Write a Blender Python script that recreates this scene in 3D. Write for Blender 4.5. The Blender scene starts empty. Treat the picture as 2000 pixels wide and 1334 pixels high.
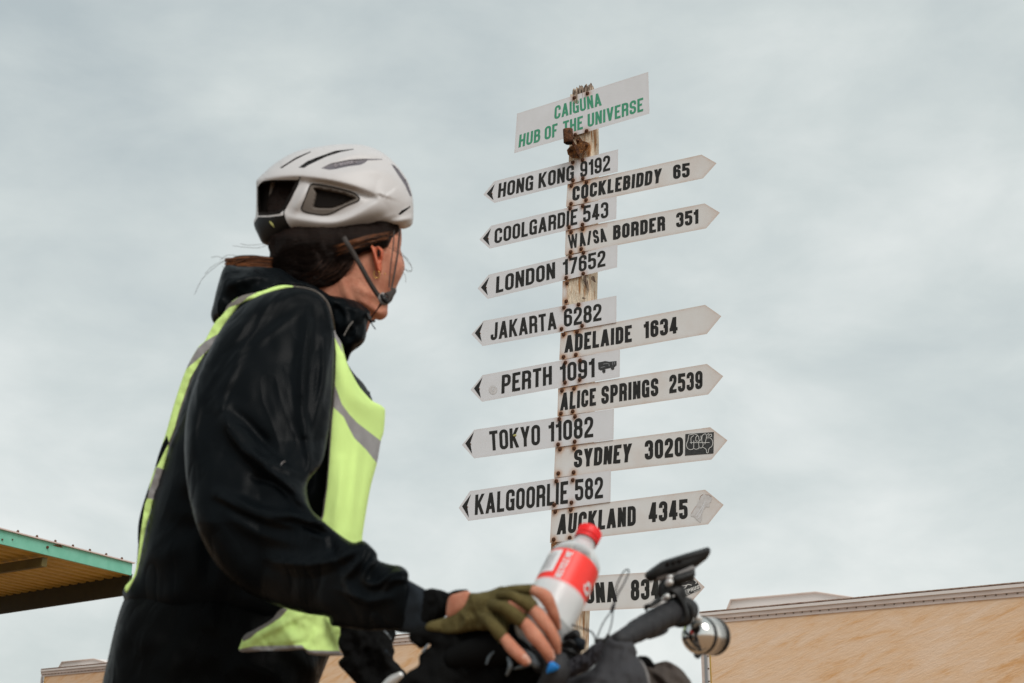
import bpy, bmesh, math, random
import numpy as np
from mathutils import Vector, Matrix, noise
from mathutils.geometry import delaunay_2d_cdt
random.seed(7)
R_ = math.radians
S = bpy.context.scene
COL = S.collection
# ------------------------------------------------------------------ camera
CAMZ = 0.75
FPX = 2000 / 36 * 50
PITCH = math.atan((1511 - 667) / FPX)
cam_d = bpy.data.cameras.new('camera')
cam = bpy.data.objects.new('camera', cam_d); COL.objects.link(cam)
cam.location = (0, 0, CAMZ); cam.rotation_euler = (math.pi / 2 + PITCH, 0, 0)
cam_d.lens = 50; cam_d.sensor_width = 36; cam_d.clip_start = 0.05; cam_d.clip_end = 3000
cam_d.dof.use_dof = True; cam_d.dof.focus_distance = 7.15; cam_d.dof.aperture_fstop = 8.5
cam_d.dof.aperture_blades = 9
S.camera = cam
S.render.resolution_x = 1024; S.render.resolution_y = 683
S.view_settings.view_transform = 'Standard'; S.view_settings.look = 'None'
S.view_settings.exposure = 0.65; S.view_settings.gamma = 1.0
try: S.view_settings.use_curve_mapping = False
except Exception: pass
# ------------------------------------------------------------------ sky and sun
SUN_DIR = Vector((0.27, -0.66, 0.70)).normalized()      # towards the sun
world = bpy.data.worlds.new('World'); S.world = world; world.use_nodes = True
nt = world.node_tree; nt.nodes.clear()
def N(tree, typ, **kw):
    n = tree.nodes.new(typ)
    for k, v in kw.items():
        if k.startswith('i_'):
            key = k[2:]
            n.inputs[int(key) if key.isdigit() else key.replace('_', ' ')].default_value = v
        else: setattr(n, k, v)
    return n
out = N(nt, 'ShaderNodeOutputWorld'); bg = N(nt, 'ShaderNodeBackground', i_Strength=0.1)
sky = N(nt, 'ShaderNodeTexSky', sky_type='NISHITA', sun_disc=False)
sky.sun_elevation = math.asin(SUN_DIR.z); sky.sun_rotation = math.atan2(SUN_DIR.x, SUN_DIR.y)
sky.dust_density = 3.0
tc = N(nt, 'ShaderNodeTexCoord')
mp = N(nt, 'ShaderNodeMapping'); mp.inputs['Scale'].default_value = (1.0, 1.0, 1.9); mp.inputs['Rotation'].default_value = (0.0, R_(-9), 0.0)
mp.inputs['Location'].default_value = (0.35, 0.0, 0.2)
n1 = N(nt, 'ShaderNodeTexNoise', i_Scale=1.9, i_Detail=6.0, i_Roughness=0.5, i_Distortion=0.35)
n2 = N(nt, 'ShaderNodeTexNoise', i_Scale=7.0, i_Detail=7.0, i_Roughness=0.55, i_Distortion=0.2)
mx = N(nt, 'ShaderNodeMix', data_type='FLOAT'); mx.inputs[0].default_value = 0.42
ramp = N(nt, 'ShaderNodeValToRGB')
e = ramp.color_ramp.elements
e[0].position = 0.33; e[0].color = (3.02, 3.44, 3.56, 1)
e[1].position = 0.68; e[1].color = (5.30, 5.52, 5.42, 1)
m_ = ramp.color_ramp.elements.new(0.51); m_.color = (4.05, 4.42, 4.38, 1)
mixc = N(nt, 'ShaderNodeMix', data_type='RGBA'); mixc.inputs[0].default_value = 0.96
L = nt.links
L.new(tc.outputs['Generated'], mp.inputs[0]); L.new(mp.outputs[0], n1.inputs['Vector']); L.new(mp.outputs[0], n2.inputs['Vector'])
L.new(n1.outputs[0], mx.inputs[2]); L.new(n2.outputs[0], mx.inputs[3])
# thinner cloud (brighter) low down and to the right, as an overcast sky does towards its bright side
sx = N(nt, 'ShaderNodeSeparateXYZ'); L.new(tc.outputs['Generated'], sx.inputs[0])
gz = N(nt, 'ShaderNodeMath', operation='MULTIPLY_ADD', i_1=-0.26, i_2=0.09); L.new(sx.outputs[2], gz.inputs[0])
gx = N(nt, 'ShaderNodeMath', operation='MULTIPLY_ADD', i_1=0.20); L.new(sx.outputs[0], gx.inputs[0]); L.new(gz.outputs[0], gx.inputs[2])
sm = N(nt, 'ShaderNodeMath', operation='ADD'); L.new(gx.outputs[0], sm.inputs[0]); L.new(mx.outputs[0], sm.inputs[1]); L.new(sm.outputs[0], ramp.inputs[0])
L.new(sky.outputs[0], mixc.inputs[6]); L.new(ramp.outputs[0], mixc.inputs[7])
L.new(mixc.outputs[2], bg.inputs[0]); L.new(bg.outputs[0], out.inputs[0])
sun_d = bpy.data.lights.new('sun', 'SUN'); sun_d.energy = 1.5; sun_d.angle = R_(32); sun_d.color = (1.0, 0.965, 0.92)
sun = bpy.data.objects.new('sun', sun_d); COL.objects.link(sun); sun.location = (6, -4, 12)
sun.rotation_euler = (-SUN_DIR).to_track_quat('-Z', 'Y').to_euler()

# ------------------------------------------------------------------ projection helpers
CP = Vector((0, 0, CAMZ)); cp_, sp_ = math.cos(PITCH), math.sin(PITCH)
def ray(x, y):
    a = (x - 1000) / FPX; b = (667 - y) / FPX
    return Vector((a, cp_ - b * sp_, sp_ + b * cp_))
def P(x, y, Y):
    r = ray(x, y); return CP + r * (Y / r.y)
def PZ(x, y, z):
    r = ray(x, y); return CP + r * ((z - CAMZ) / r.z)
# plane of the finger boards
SD = Vector((0.833, -0.553, 0)).normalized(); SN = Vector((-0.553, -0.833, 0)).normalized(); ZU = Vector((0, 0, 1))
S0 = P(1130, 700, 7.0)
def PS(x, y, off=0.0):
    r = ray(x, y); t = ((S0 - CP).dot(SN) + off) / r.dot(SN); return CP + r * t

# ------------------------------------------------------------------ materials
def mat(name, col, rough=0.6, metal=0.0, var=0.0, vscale=20, bump=0.0, bscale=60, spec=0.5, col2=None, stretch=None,
        sheen=0.0, sss=0.0, attr=None, attr_col=None, trans=0.0, ior=1.45, detail=6, lo=0.35, hi=0.65, emit=None, coat=0.0):
    m = bpy.data.materials.new(name); m.use_nodes = True
    t = m.node_tree; b = t.nodes['Principled BSDF']
    b.inputs['Base Color'].default_value = (*col, 1); b.inputs['Roughness'].default_value = rough
    b.inputs['Metallic'].default_value = metal; b.inputs['Specular IOR Level'].default_value = spec
    b.inputs['IOR'].default_value = ior; b.inputs['Transmission Weight'].default_value = trans
    b.inputs['Coat Weight'].default_value = coat
    if sheen: b.inputs['Sheen Weight'].default_value = sheen
    if sss:
        b.inputs['Subsurface Weight'].default_value = sss; b.inputs['Subsurface Radius'].default_value = (0.012, 0.004, 0.002)
        b.inputs['Subsurface Scale'].default_value = 1.0
    tcn = N(t, 'ShaderNodeTexCoord'); mpn = N(t, 'ShaderNodeMapping')
    if stretch: mpn.inputs['Scale'].default_value = stretch
    t.links.new(tcn.outputs['Object'], mpn.inputs[0])
    cur = None
    if col2 is not None or var:
        c2 = col2 if col2 is not None else tuple(c * (1 - var) for c in col)
        nz = N(t, 'ShaderNodeTexNoise', i_Scale=vscale, i_Detail=detail, i_Roughness=0.6)
        t.links.new(mpn.outputs[0], nz.inputs['Vector'])
        rp = N(t, 'ShaderNodeValToRGB'); rp.color_ramp.elements[0].position = lo; rp.color_ramp.elements[1].position = hi
        rp.color_ramp.elements[0].color = (*col, 1); rp.color_ramp.elements[1].color = (*c2, 1)
        t.links.new(nz.outputs[0], rp.inputs[0]); cur = rp.outputs[0]
    if attr:
        an = N(t, 'ShaderNodeAttribute', attribute_name=attr)
        nz2 = N(t, 'ShaderNodeTexNoise', i_Scale=45.0, i_Detail=5.0); t.links.new(tcn.outputs['Object'], nz2.inputs['Vector'])
        mu = N(t, 'ShaderNodeMath', operation='MULTIPLY'); ad = N(t, 'ShaderNodeMath', operation='ADD', i_1=0.45)
        t.links.new(nz2.outputs[0], ad.inputs[0]); t.links.new(an.outputs['Fac'], mu.inputs[0]); t.links.new(ad.outputs[0], mu.inputs[1])
        mu.use_clamp = True
        mxn = N(t, 'ShaderNodeMix', data_type='RGBA'); mxn.inputs[7].default_value = (*attr_col, 1)
        if cur: t.links.new(cur, mxn.inputs[6])
        else: mxn.inputs[6].default_value = (*col, 1)
        t.links.new(mu.outputs[0], mxn.inputs[0]); cur = mxn.outputs[2]
    if cur: t.links.new(cur, b.inputs['Base Color'])
    if bump:
        nb = N(t, 'ShaderNodeTexNoise', i_Scale=bscale, i_Detail=6.0); t.links.new(mpn.outputs[0], nb.inputs['Vector'])
        bp = N(t, 'ShaderNodeBump', i_Strength=bump, i_Distance=0.01); t.links.new(nb.outputs[0], bp.inputs['Height'])
        t.links.new(bp.outputs[0], b.inputs['Normal'])
    return m
M = {}
def shell_fabric(name, col, k=1.0):
    m = mat(name, col, 0.36, spec=0.07 * k, ior=1.38); t = m.node_tree; bs = t.nodes['Principled BSDF']
    tcn = N(t, 'ShaderNodeTexCoord'); mpn = N(t, 'ShaderNodeMapping'); mpn.inputs['Rotation'].default_value = (0.3, 0.5, 0.2); mpn.inputs['Scale'].default_value = (1.0, 1.0, 0.55)
    t.links.new(tcn.outputs['Object'], mpn.inputs[0])
    n = N(t, 'ShaderNodeTexNoise', i_Scale=10.0, i_Detail=2.5, i_Roughness=0.45, i_Distortion=0.9); t.links.new(mpn.outputs[0], n.inputs['Vector'])
    pp = N(t, 'ShaderNodeMath', operation='PINGPONG', i_1=0.14); t.links.new(n.outputs[0], pp.inputs[0])
    w = N(t, 'ShaderNodeTexNoise', i_Scale=900.0, i_Detail=1.0); t.links.new(tcn.outputs['Object'], w.inputs['Vector'])
    b1_ = N(t, 'ShaderNodeBump', i_Strength=0.33, i_Distance=0.05); t.links.new(pp.outputs[0], b1_.inputs['Height'])
    b2_ = N(t, 'ShaderNodeBump', i_Strength=0.12, i_Distance=0.002); t.links.new(w.outputs[0], b2_.inputs['Height']); t.links.new(b1_.outputs[0], b2_.inputs['Normal'])
    t.links.new(b2_.outputs[0], bs.inputs['Normal']); return m
M['jacket'] = shell_fabric('jacket_fabric', (0.0034, 0.0046, 0.0056))
M['trouser'] = shell_fabric('trouser_fabric', (0.0034, 0.0036, 0.0036), 0.5)
M['softshell'] = mat('softshell', (0.011, 0.015, 0.020), 0.8, bump=0.2, bscale=1200, spec=0.25)
M['black_cloth'] = mat('black_cloth', (0.005, 0.005, 0.005), 0.85, bump=0.3, bscale=800, spec=0.07)
M['vest'] = mat('hivis_mesh', (0.68, 0.92, 0.31), 0.8, bump=0.25, bscale=1500, spec=0.2, var=0.05, vscale=9)
M['tape'] = mat('reflective_tape', (0.30, 0.285, 0.285), 0.45, var=0.2, vscale=25, bump=0.15, bscale=500, metal=0.15)
M['piping'] = mat('grey_piping', (0.16, 0.145, 0.13), 0.7)
M['skin'] = mat('skin', (0.53, 0.235, 0.15), 0.55, col2=(0.41, 0.14, 0.08), vscale=55, bump=0.35, bscale=420, spec=0.3, sss=0.10, lo=0.38, hi=0.72)
M['ear'] = mat('ear_skin', (0.52, 0.14, 0.07), 0.5, col2=(0.42, 0.10, 0.05), vscale=60, spec=0.4, sss=0.4)
M['nail'] = mat('nail', (0.62, 0.36, 0.28), 0.3, spec=0.6)
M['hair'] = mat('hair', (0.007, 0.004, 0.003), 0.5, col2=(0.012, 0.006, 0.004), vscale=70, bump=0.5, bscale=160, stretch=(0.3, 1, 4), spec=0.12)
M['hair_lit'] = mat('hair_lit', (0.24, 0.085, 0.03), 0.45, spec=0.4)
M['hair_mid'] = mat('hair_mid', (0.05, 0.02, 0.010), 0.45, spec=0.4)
M['helmet'] = mat('helmet_shell', (0.53, 0.515, 0.515), 0.42, var=0.05, vscale=8, spec=0.4)
M['helmet_in'] = mat('helmet_foam', (0.12, 0.10, 0.085), 0.85)
M['helmet_hole'] = mat('helmet_hole', (0.012, 0.010, 0.009), 0.9, spec=0.1)
M['decal'] = mat('helmet_decal', (0.115, 0.105, 0.12), 0.5)
M['decal_txt'] = mat('helmet_text', (0.28, 0.25, 0.27), 0.5)
M['strap'] = mat('strap_webbing', (0.05, 0.042, 0.038), 0.75, bump=0.4, bscale=900)
M['buckle'] = mat('buckle_plastic', (0.26, 0.24, 0.23), 0.4)
M['black_plastic'] = mat('black_plastic', (0.010, 0.010, 0.010), 0.42, spec=0.28, bump=0.1, bscale=500)
M['gold'] = mat('gold', (0.8, 0.5, 0.15), 0.25, metal=1.0)
M['glove'] = mat('olive_glove', (0.135, 0.108, 0.042), 0.85, col2=(0.085, 0.067, 0.024), vscale=45, bump=0.5, bscale=700, spec=0.15)
M['sign'] = mat('sign_white', (0.70, 0.712, 0.745), 0.55, col2=(0.655, 0.665, 0.69), vscale=5, bump=0.03, bscale=30, attr='rust', attr_col=(0.40, 0.165, 0.05))
M['sign_r'] = mat('sign_white_aged', (0.70, 0.70, 0.70), 0.6, col2=(0.66, 0.65, 0.635), vscale=5, bump=0.03, bscale=30, attr='rust', attr_col=(0.44, 0.20, 0.07))
M['sign_edge'] = mat('sign_edge_rust', (0.26, 0.13, 0.08), 0.8, col2=(0.5, 0.4, 0.34), vscale=14)
M['ink'] = mat('black_vinyl', (0.016, 0.016, 0.015), 0.55, spec=0.3, col2=(0.028, 0.027, 0.025), vscale=60)
M['ink_green'] = mat('green_vinyl', (0.05, 0.28, 0.16), 0.6, col2=(0.065, 0.32, 0.19), vscale=30)
M['rust'] = mat('rust', (0.16, 0.062, 0.022), 0.85, col2=(0.045, 0.018, 0.010), vscale=60, bump=0.8, bscale=140, metal=0.1)
M['rust_light'] = mat('rust_orange', (0.30, 0.125, 0.035), 0.9, col2=(0.05, 0.022, 0.012), vscale=55, bump=1.0, bscale=120)
M['wood'] = mat('weathered_wood', (0.74, 0.64, 0.50), 0.85, col2=(0.40, 0.19, 0.07), vscale=9, bump=0.9, bscale=40, stretch=(5, 5, 0.7), lo=0.47, hi=0.64)
M['wood_dark'] = mat('splintered_wood', (0.55, 0.44, 0.34), 0.9, col2=(0.07, 0.04, 0.028), vscale=12, bump=1.0, bscale=60, stretch=(5, 5, 0.8), lo=0.4, hi=0.62)
M['white_ink'] = mat('white_print', (0.68, 0.68, 0.66), 0.6)
M['sticker_dark'] = mat('sticker_dark', (0.022, 0.022, 0.022), 0.5, col2=(0.05, 0.05, 0.05), vscale=80)
M['sticker_fade'] = mat('faded_sticker', (0.50, 0.48, 0.47), 0.6, col2=(0.62, 0.61, 0.61), vscale=60)
M['sticker_teal'] = mat('sticker_teal', (0.25, 0.48, 0.50), 0.6)
M['seed'] = mat('lichen_spot', (0.33, 0.32, 0.11), 0.9)
M['teal'] = mat('canopy_green_paint', (0.15, 0.47, 0.34), 0.6, col2=(0.20, 0.53, 0.40), vscale=3.5, bump=0.1, bscale=8)
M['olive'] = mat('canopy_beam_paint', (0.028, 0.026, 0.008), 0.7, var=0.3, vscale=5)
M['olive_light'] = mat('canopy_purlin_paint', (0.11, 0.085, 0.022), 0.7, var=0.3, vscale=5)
M['flash'] = mat('flashing', (0.62, 0.50, 0.46), 0.6)
M['soffit'] = mat('roof_sheet_underside', (0.52, 0.35, 0.075), 0.6, col2=(0.44, 0.28, 0.05), vscale=3)
M['alu'] = mat('trim_metal', (0.68, 0.58, 0.53), 0.5, metal=0.0, col2=(0.58, 0.48, 0.43), vscale=3, stretch=(1, 1, 6))
M['alu_light'] = mat('trim_light', (0.76, 0.71, 0.68), 0.5)
M['alu_grey'] = mat('trim_grey', (0.27, 0.28, 0.29), 0.5)
M['ground'] = mat('red_dirt', (0.30, 0.19, 0.11), 0.95, col2=(0.23, 0.14, 0.08), vscale=3, bump=0.6, bscale=8)
M['bar_tape'] = mat('bar_tape', (0.017, 0.017, 0.019), 0.55, bump=0.25, bscale=500, spec=0.4)
M['bag'] = mat('bag_grey', (0.036, 0.036, 0.040), 0.72, bump=0.3, bscale=900, spec=0.35)
M['bag_brown'] = mat('pouch_brown', (0.055, 0.043, 0.036), 0.85, bump=0.3, bscale=500)
M['bag_edge'] = mat('bag_piping', (0.16, 0.15, 0.145), 0.6)
M['ruffle'] = mat('elastic_black', (0.016, 0.015, 0.019), 0.75, spec=0.3)
M['blue'] = mat('blue_tape', (0.0, 0.19, 0.55), 0.6)
M['blue_dark'] = mat('blue_rib', (0.0, 0.08, 0.28), 0.6)
M['chrome'] = mat('polished_steel', (0.78, 0.76, 0.73), 0.10, metal=1.0)
M['brushed'] = mat('brushed_steel', (0.72, 0.69, 0.65), 0.24, metal=1.0)
M['silver'] = mat('silver_paint', (0.62, 0.62, 0.61), 0.35, metal=0.4)
M['lever'] = mat('grey_lever', (0.13, 0.15, 0.165), 0.35, metal=0.3)
M['cap'] = mat('red_cap', (0.80, 0.022, 0.025), 0.38, spec=0.5)
M['label_red'] = mat('red_label', (0.86, 0.035, 0.025), 0.35, var=0.06, vscale=60, spec=0.5)
M['label_white'] = mat('label_white', (0.72, 0.70, 0.70), 0.45)
M['label_grey'] = mat('label_grey', (0.33, 0.34, 0.36), 0.5)
M['neck_red'] = mat('tinted_neck', (0.40, 0.12, 0.13), 0.25)
M['tyre'] = mat('rubber', (0.02, 0.02, 0.02), 0.85)
M['frame'] = mat('frame_paint', (0.03, 0.03, 0.035), 0.35)
def pet(lo_=0.22, nm='clear_bottle_plastic'):
    m = mat(nm, (0.74, 0.76, 0.76), 0.16, spec=0.5)
    t = m.node_tree; b = t.nodes['Principled BSDF']
    tr = N(t, 'ShaderNodeBsdfTransparent'); tr.inputs[0].default_value = (0.93, 0.96, 0.96, 1)
    mxs = N(t, 'ShaderNodeMixShader'); lw = N(t, 'ShaderNodeLayerWeight', i_Blend=0.45)
    mr = N(t, 'ShaderNodeMapRange'); mr.inputs[3].default_value = lo_; mr.inputs[4].default_value = 0.95
    t.links.new(lw.outputs['Facing'], mr.inputs[0]); t.links.new(mr.outputs[0], mxs.inputs[0])
    t.links.new(tr.outputs[0], mxs.inputs[1]); t.links.new(b.outputs[0], mxs.inputs[2])
    t.links.new(mxs.outputs[0], t.nodes['Material Output'].inputs[0]); return m
M['pet'] = pet()
M['frost'] = pet(0.55, 'frosted_bottle_plastic')
def wall_mat():
    m = bpy.data.materials.new('textured_sand_cladding'); m.use_nodes = True; t = m.node_tree; b = t.nodes['Principled BSDF']
    b.inputs['Roughness'].default_value = 0.85; b.inputs['Specular IOR Level'].default_value = 0.3
    tcn = N(t, 'ShaderNodeTexCoord'); mpn = N(t, 'ShaderNodeMapping')
    mp2 = N(t, 'ShaderNodeMapping'); mpn.inputs['Rotation'].default_value = (0, R_(24), 0); mp2.inputs['Scale'].default_value = (0.9, 0.9, 5.5)
    t.links.new(tcn.outputs['Object'], mpn.inputs[0]); t.links.new(mpn.outputs[0], mp2.inputs[0])
    a = N(t, 'ShaderNodeTexNoise', i_Scale=1.7, i_Detail=10.0, i_Roughness=0.66, i_Distortion=0.7); t.links.new(mp2.outputs[0], a.inputs['Vector'])
    big = N(t, 'ShaderNodeTexNoise', i_Scale=0.55, i_Detail=3.0); t.links.new(tcn.outputs['Object'], big.inputs['Vector'])
    ms = N(t, 'ShaderNodeMix', data_type='FLOAT'); ms.inputs[0].default_value = 0.30; t.links.new(a.outputs[0], ms.inputs[2]); t.links.new(big.outputs[0], ms.inputs[3])
    r = N(t, 'ShaderNodeValToRGB'); r.color_ramp.elements[0].position = 0.36; r.color_ramp.elements[1].position = 0.62
    r.color_ramp.elements[0].color = (0.75, 0.42, 0.19, 1); r.color_ramp.elements[1].color = (0.86, 0.645, 0.475, 1)
    k = r.color_ramp.elements.new(0.47); k.color = (0.83, 0.57, 0.365, 1)
    t.links.new(ms.outputs[0], r.inputs[0]); t.links.new(r.outputs[0], b.inputs['Base Color'])
    f = N(t, 'ShaderNodeTexNoise', i_Scale=9.0, i_Detail=7.0, i_Roughness=0.7); t.links.new(mp2.outputs[0], f.inputs['Vector'])
    bp = N(t, 'ShaderNodeBump', i_Strength=0.45, i_Distance=0.02); t.links.new(f.outputs[0], bp.inputs['Height']); t.links.new(bp.outputs[0], b.inputs['Normal'])
    return m
M['wall'] = wall_mat()

# ------------------------------------------------------------------ object helpers
def root_of(o):
    while o.parent: o = o.parent
    return o
ORG = {}
def tag(o, label=None, cat=None, group=None, kind=None):
    if label: o['label'] = label
    if cat: o['category'] = cat
    if group: o['group'] = group
    if kind: o['kind'] = kind
    return o
def thing(name, label, cat, loc, group=None):
    o = bpy.data.objects.new(name, None); COL.objects.link(o); o.location = loc; o.empty_display_size = 0.1
    ORG[o] = Vector(loc); return tag(o, label, cat, group)
def obj(name, verts, faces, m, parent=None, smooth=True, midx=None, loc=None, label=None):
    org = ORG[root_of(parent)] if parent is not None else Vector(loc or (0, 0, 0))
    me = bpy.data.meshes.new(name)
    me.from_pydata([tuple(Vector(v) - org) for v in verts], [], faces)
    for mm in (m if isinstance(m, (list, tuple)) else [m]): me.materials.append(mm)
    if midx is not None: me.polygons.foreach_set('material_index', midx)
    if smooth: me.polygons.foreach_set('use_smooth', [True] * len(me.polygons))
    me.update()
    o = bpy.data.objects.new(name, me); COL.objects.link(o)
    if parent is not None: o.parent = parent
    else: o.location = org; ORG[o] = org
    if label: o['label'] = label
    return o
class MB:
    def __init__(s): s.v = []; s.f = []; s.m = []
    def add(s, v, f, mi=0):
        n = len(s.v); s.v += [tuple(p) for p in v]; s.f += [tuple(i + n for i in q) for q in f]; s.m += [mi] * len(f); return s
    def build(s, name, m, parent=None, smooth=False, **k):
        return obj(name, s.v, s.f, m, parent, smooth, s.m, **k)
def box(c, ax, ay, az):
    c = Vector(c); v = [c + ax * i + ay * j + az * k for i in (-1, 1) for j in (-1, 1) for k in (-1, 1)]
    f = [(0, 1, 3, 2), (4, 6, 7, 5), (0, 4, 5, 1), (2, 3, 7, 6), (0, 2, 6, 4), (1, 5, 7, 3)]
    return v, f
def cr(pts, n, closed=False):
    """Catmull-Rom resample of any-dimensional points"""
    p = np.array([list(q) for q in pts], float); m = len(p); out_ = []
    segs = m if closed else m - 1
    for i in range(segs):
        p0 = p[(i - 1) % m] if closed or i > 0 else 2 * p[0] - p[1]
        p1 = p[i % m]; p2 = p[(i + 1) % m]
        p3 = p[(i + 2) % m] if closed or i + 2 < m else 2 * p[-1] - p[-2]
        for k in range(n):
            t = k / n
            out_.append(0.5 * ((2 * p1) + (-p0 + p2) * t + (2 * p0 - 5 * p1 + 4 * p2 - p3) * t * t + (-p0 + 3 * p1 - 3 * p2 + p3) * t ** 3))
    if not closed: out_.append(p[-1])
    return np.array(out_)
def resample(p, step, closed=True):
    p = np.array(p); q = np.vstack([p, p[:1]]) if closed else p
    d = np.r_[0, np.cumsum(np.linalg.norm(np.diff(q, axis=0), axis=1))]
    n = max(6 if closed else 2, int(round(d[-1] / step))); s = np.linspace(0, d[-1], n + 1)
    if closed: s = s[:-1]
    return np.stack([np.interp(s, d, q[:, k]) for k in range(q.shape[1])], 1)
def tube(pts, rad, seg=10, n=5, cap='round', flat=1.0, up=None):
    """swept tube through 3D points with radii; returns verts, faces"""
    rad = [rad] * len(pts) if not hasattr(rad, '__len__') else rad
    a = cr([(*p, r) for p, r in zip(pts, rad)], n) if len(pts) > 2 or n > 1 else np.array([(*p, r) for p, r in zip(pts, rad)])
    c = [Vector(q[:3]) for q in a]; r = [max(1e-5, q[3]) for q in a]
    if cap == 'round':
        t0 = (c[0] - c[1]).normalized(); t1 = (c[-1] - c[-2]).normalized(); r0, r1 = r[0], r[-1]
        ca, ra = c[0], c[-1]; A = []; B = []
        for k in (0.98, 0.85, 0.6, 0.3): A.append((ca + t0 * r0 * k, r0 * math.sqrt(1 - k * k)))
        for k in (0.3, 0.6, 0.85, 0.98): B.append((ra + t1 * r1 * k, r1 * math.sqrt(1 - k * k)))
        c = [x[0] for x in A] + c + [x[0] for x in B]; r = [x[1] for x in A] + r + [x[1] for x in B]
    T = [(c[min(i + 1, len(c) - 1)] - c[max(i - 1, 0)]).normalized() for i in range(len(c))]
    u = Vector(up) if up is not None else (Vector((0, 0, 1)) if abs(T[0].z) < 0.9 else Vector((1, 0, 0)))
    u = (u - T[0] * u.dot(T[0])).normalized(); V = []; F = []
    for i, (p, q) in enumerate(zip(c, r)):
        u = (u - T[i] * u.dot(T[i])).normalized(); w = T[i].cross(u)
        for k in range(seg):
            an = 2 * math.pi * k / seg
            V.append(p + u * (math.cos(an) * q * flat) + w * (math.sin(an) * q))
    for i in range(len(c) - 1):
        for k in range(seg):
            F.append((i * seg + k, i * seg + (k + 1) % seg, (i + 1) * seg + (k + 1) % seg, (i + 1) * seg + k))
    F.append(tuple(reversed(range(seg)))); F.append(tuple((len(c) - 1) * seg + k for k in range(seg)))
    return V, F
def tobj(name, pts, rad, m, parent, **k):
    lab = k.pop('label', None)
    v, f = tube(pts, rad, **k); return obj(name, v, f, m, parent, label=lab)
def lathe(base, axis, prof, seg=40, sx=None):
    """prof: list (h, r) along axis from base"""
    ax = Vector(axis).normalized(); u = ax.orthogonal().normalized() if sx is None else (Vector(sx) - ax * Vector(sx).dot(ax)).normalized()
    w = ax.cross(u); V = []; F = []
    for h, r in prof:
        for k in range(seg):
            an = 2 * math.pi * k / seg; V.append(Vector(base) + ax * h + (u * math.cos(an) + w * math.sin(an)) * r)
    for i in range(len(prof) - 1):
        for k in range(seg): F.append((i * seg + k, i * seg + (k + 1) % seg, (i + 1) * seg + (k + 1) % seg, (i + 1) * seg + k))
    return V, F
def inside(poly, pts):
    x, y = pts[:, 0], pts[:, 1]; r = np.zeros(len(pts), bool); n = len(poly); j = n - 1
    for i in range(n):
        xi, yi = poly[i]; xj, yj = poly[j]
        c = ((yi > y) != (yj > y)) & (x < (xj - xi) * (y - yi) / (yj - yi + 1e-12) + xi); r ^= c; j = i
    return r
def pdist(line, pts, closed=False):
    """distance to polyline, signed side (+ = left of travel in y-down pixels: above when travelling right), arc fraction"""
    L_ = np.array(line, float)
    if closed: L_ = np.vstack([L_, L_[:1]])
    best = np.full(len(pts), 1e9); side = np.ones(len(pts)); frac = np.zeros(len(pts))
    seg = np.linalg.norm(np.diff(L_, axis=0), axis=1); tot = seg.sum(); acc = 0
    for i in range(len(L_) - 1):
        a, b = L_[i], L_[i + 1]; d = b - a; l2 = (d * d).sum() + 1e-12
        t = np.clip(((pts - a) @ d) / l2, 0, 1); q = a + t[:, None] * d; dd = np.linalg.norm(pts - q, axis=1)
        m = dd < best; best[m] = dd[m]
        cz = d[0] * (pts[:, 1] - a[1]) - d[1] * (pts[:, 0] - a[0]); side[m] = np.where(cz[m] < 0, 1, -1)
        frac[m] = (acc + t[m] * seg[i]) / tot; acc += seg[i]
    return best, side, frac
SURF = {}
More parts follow.
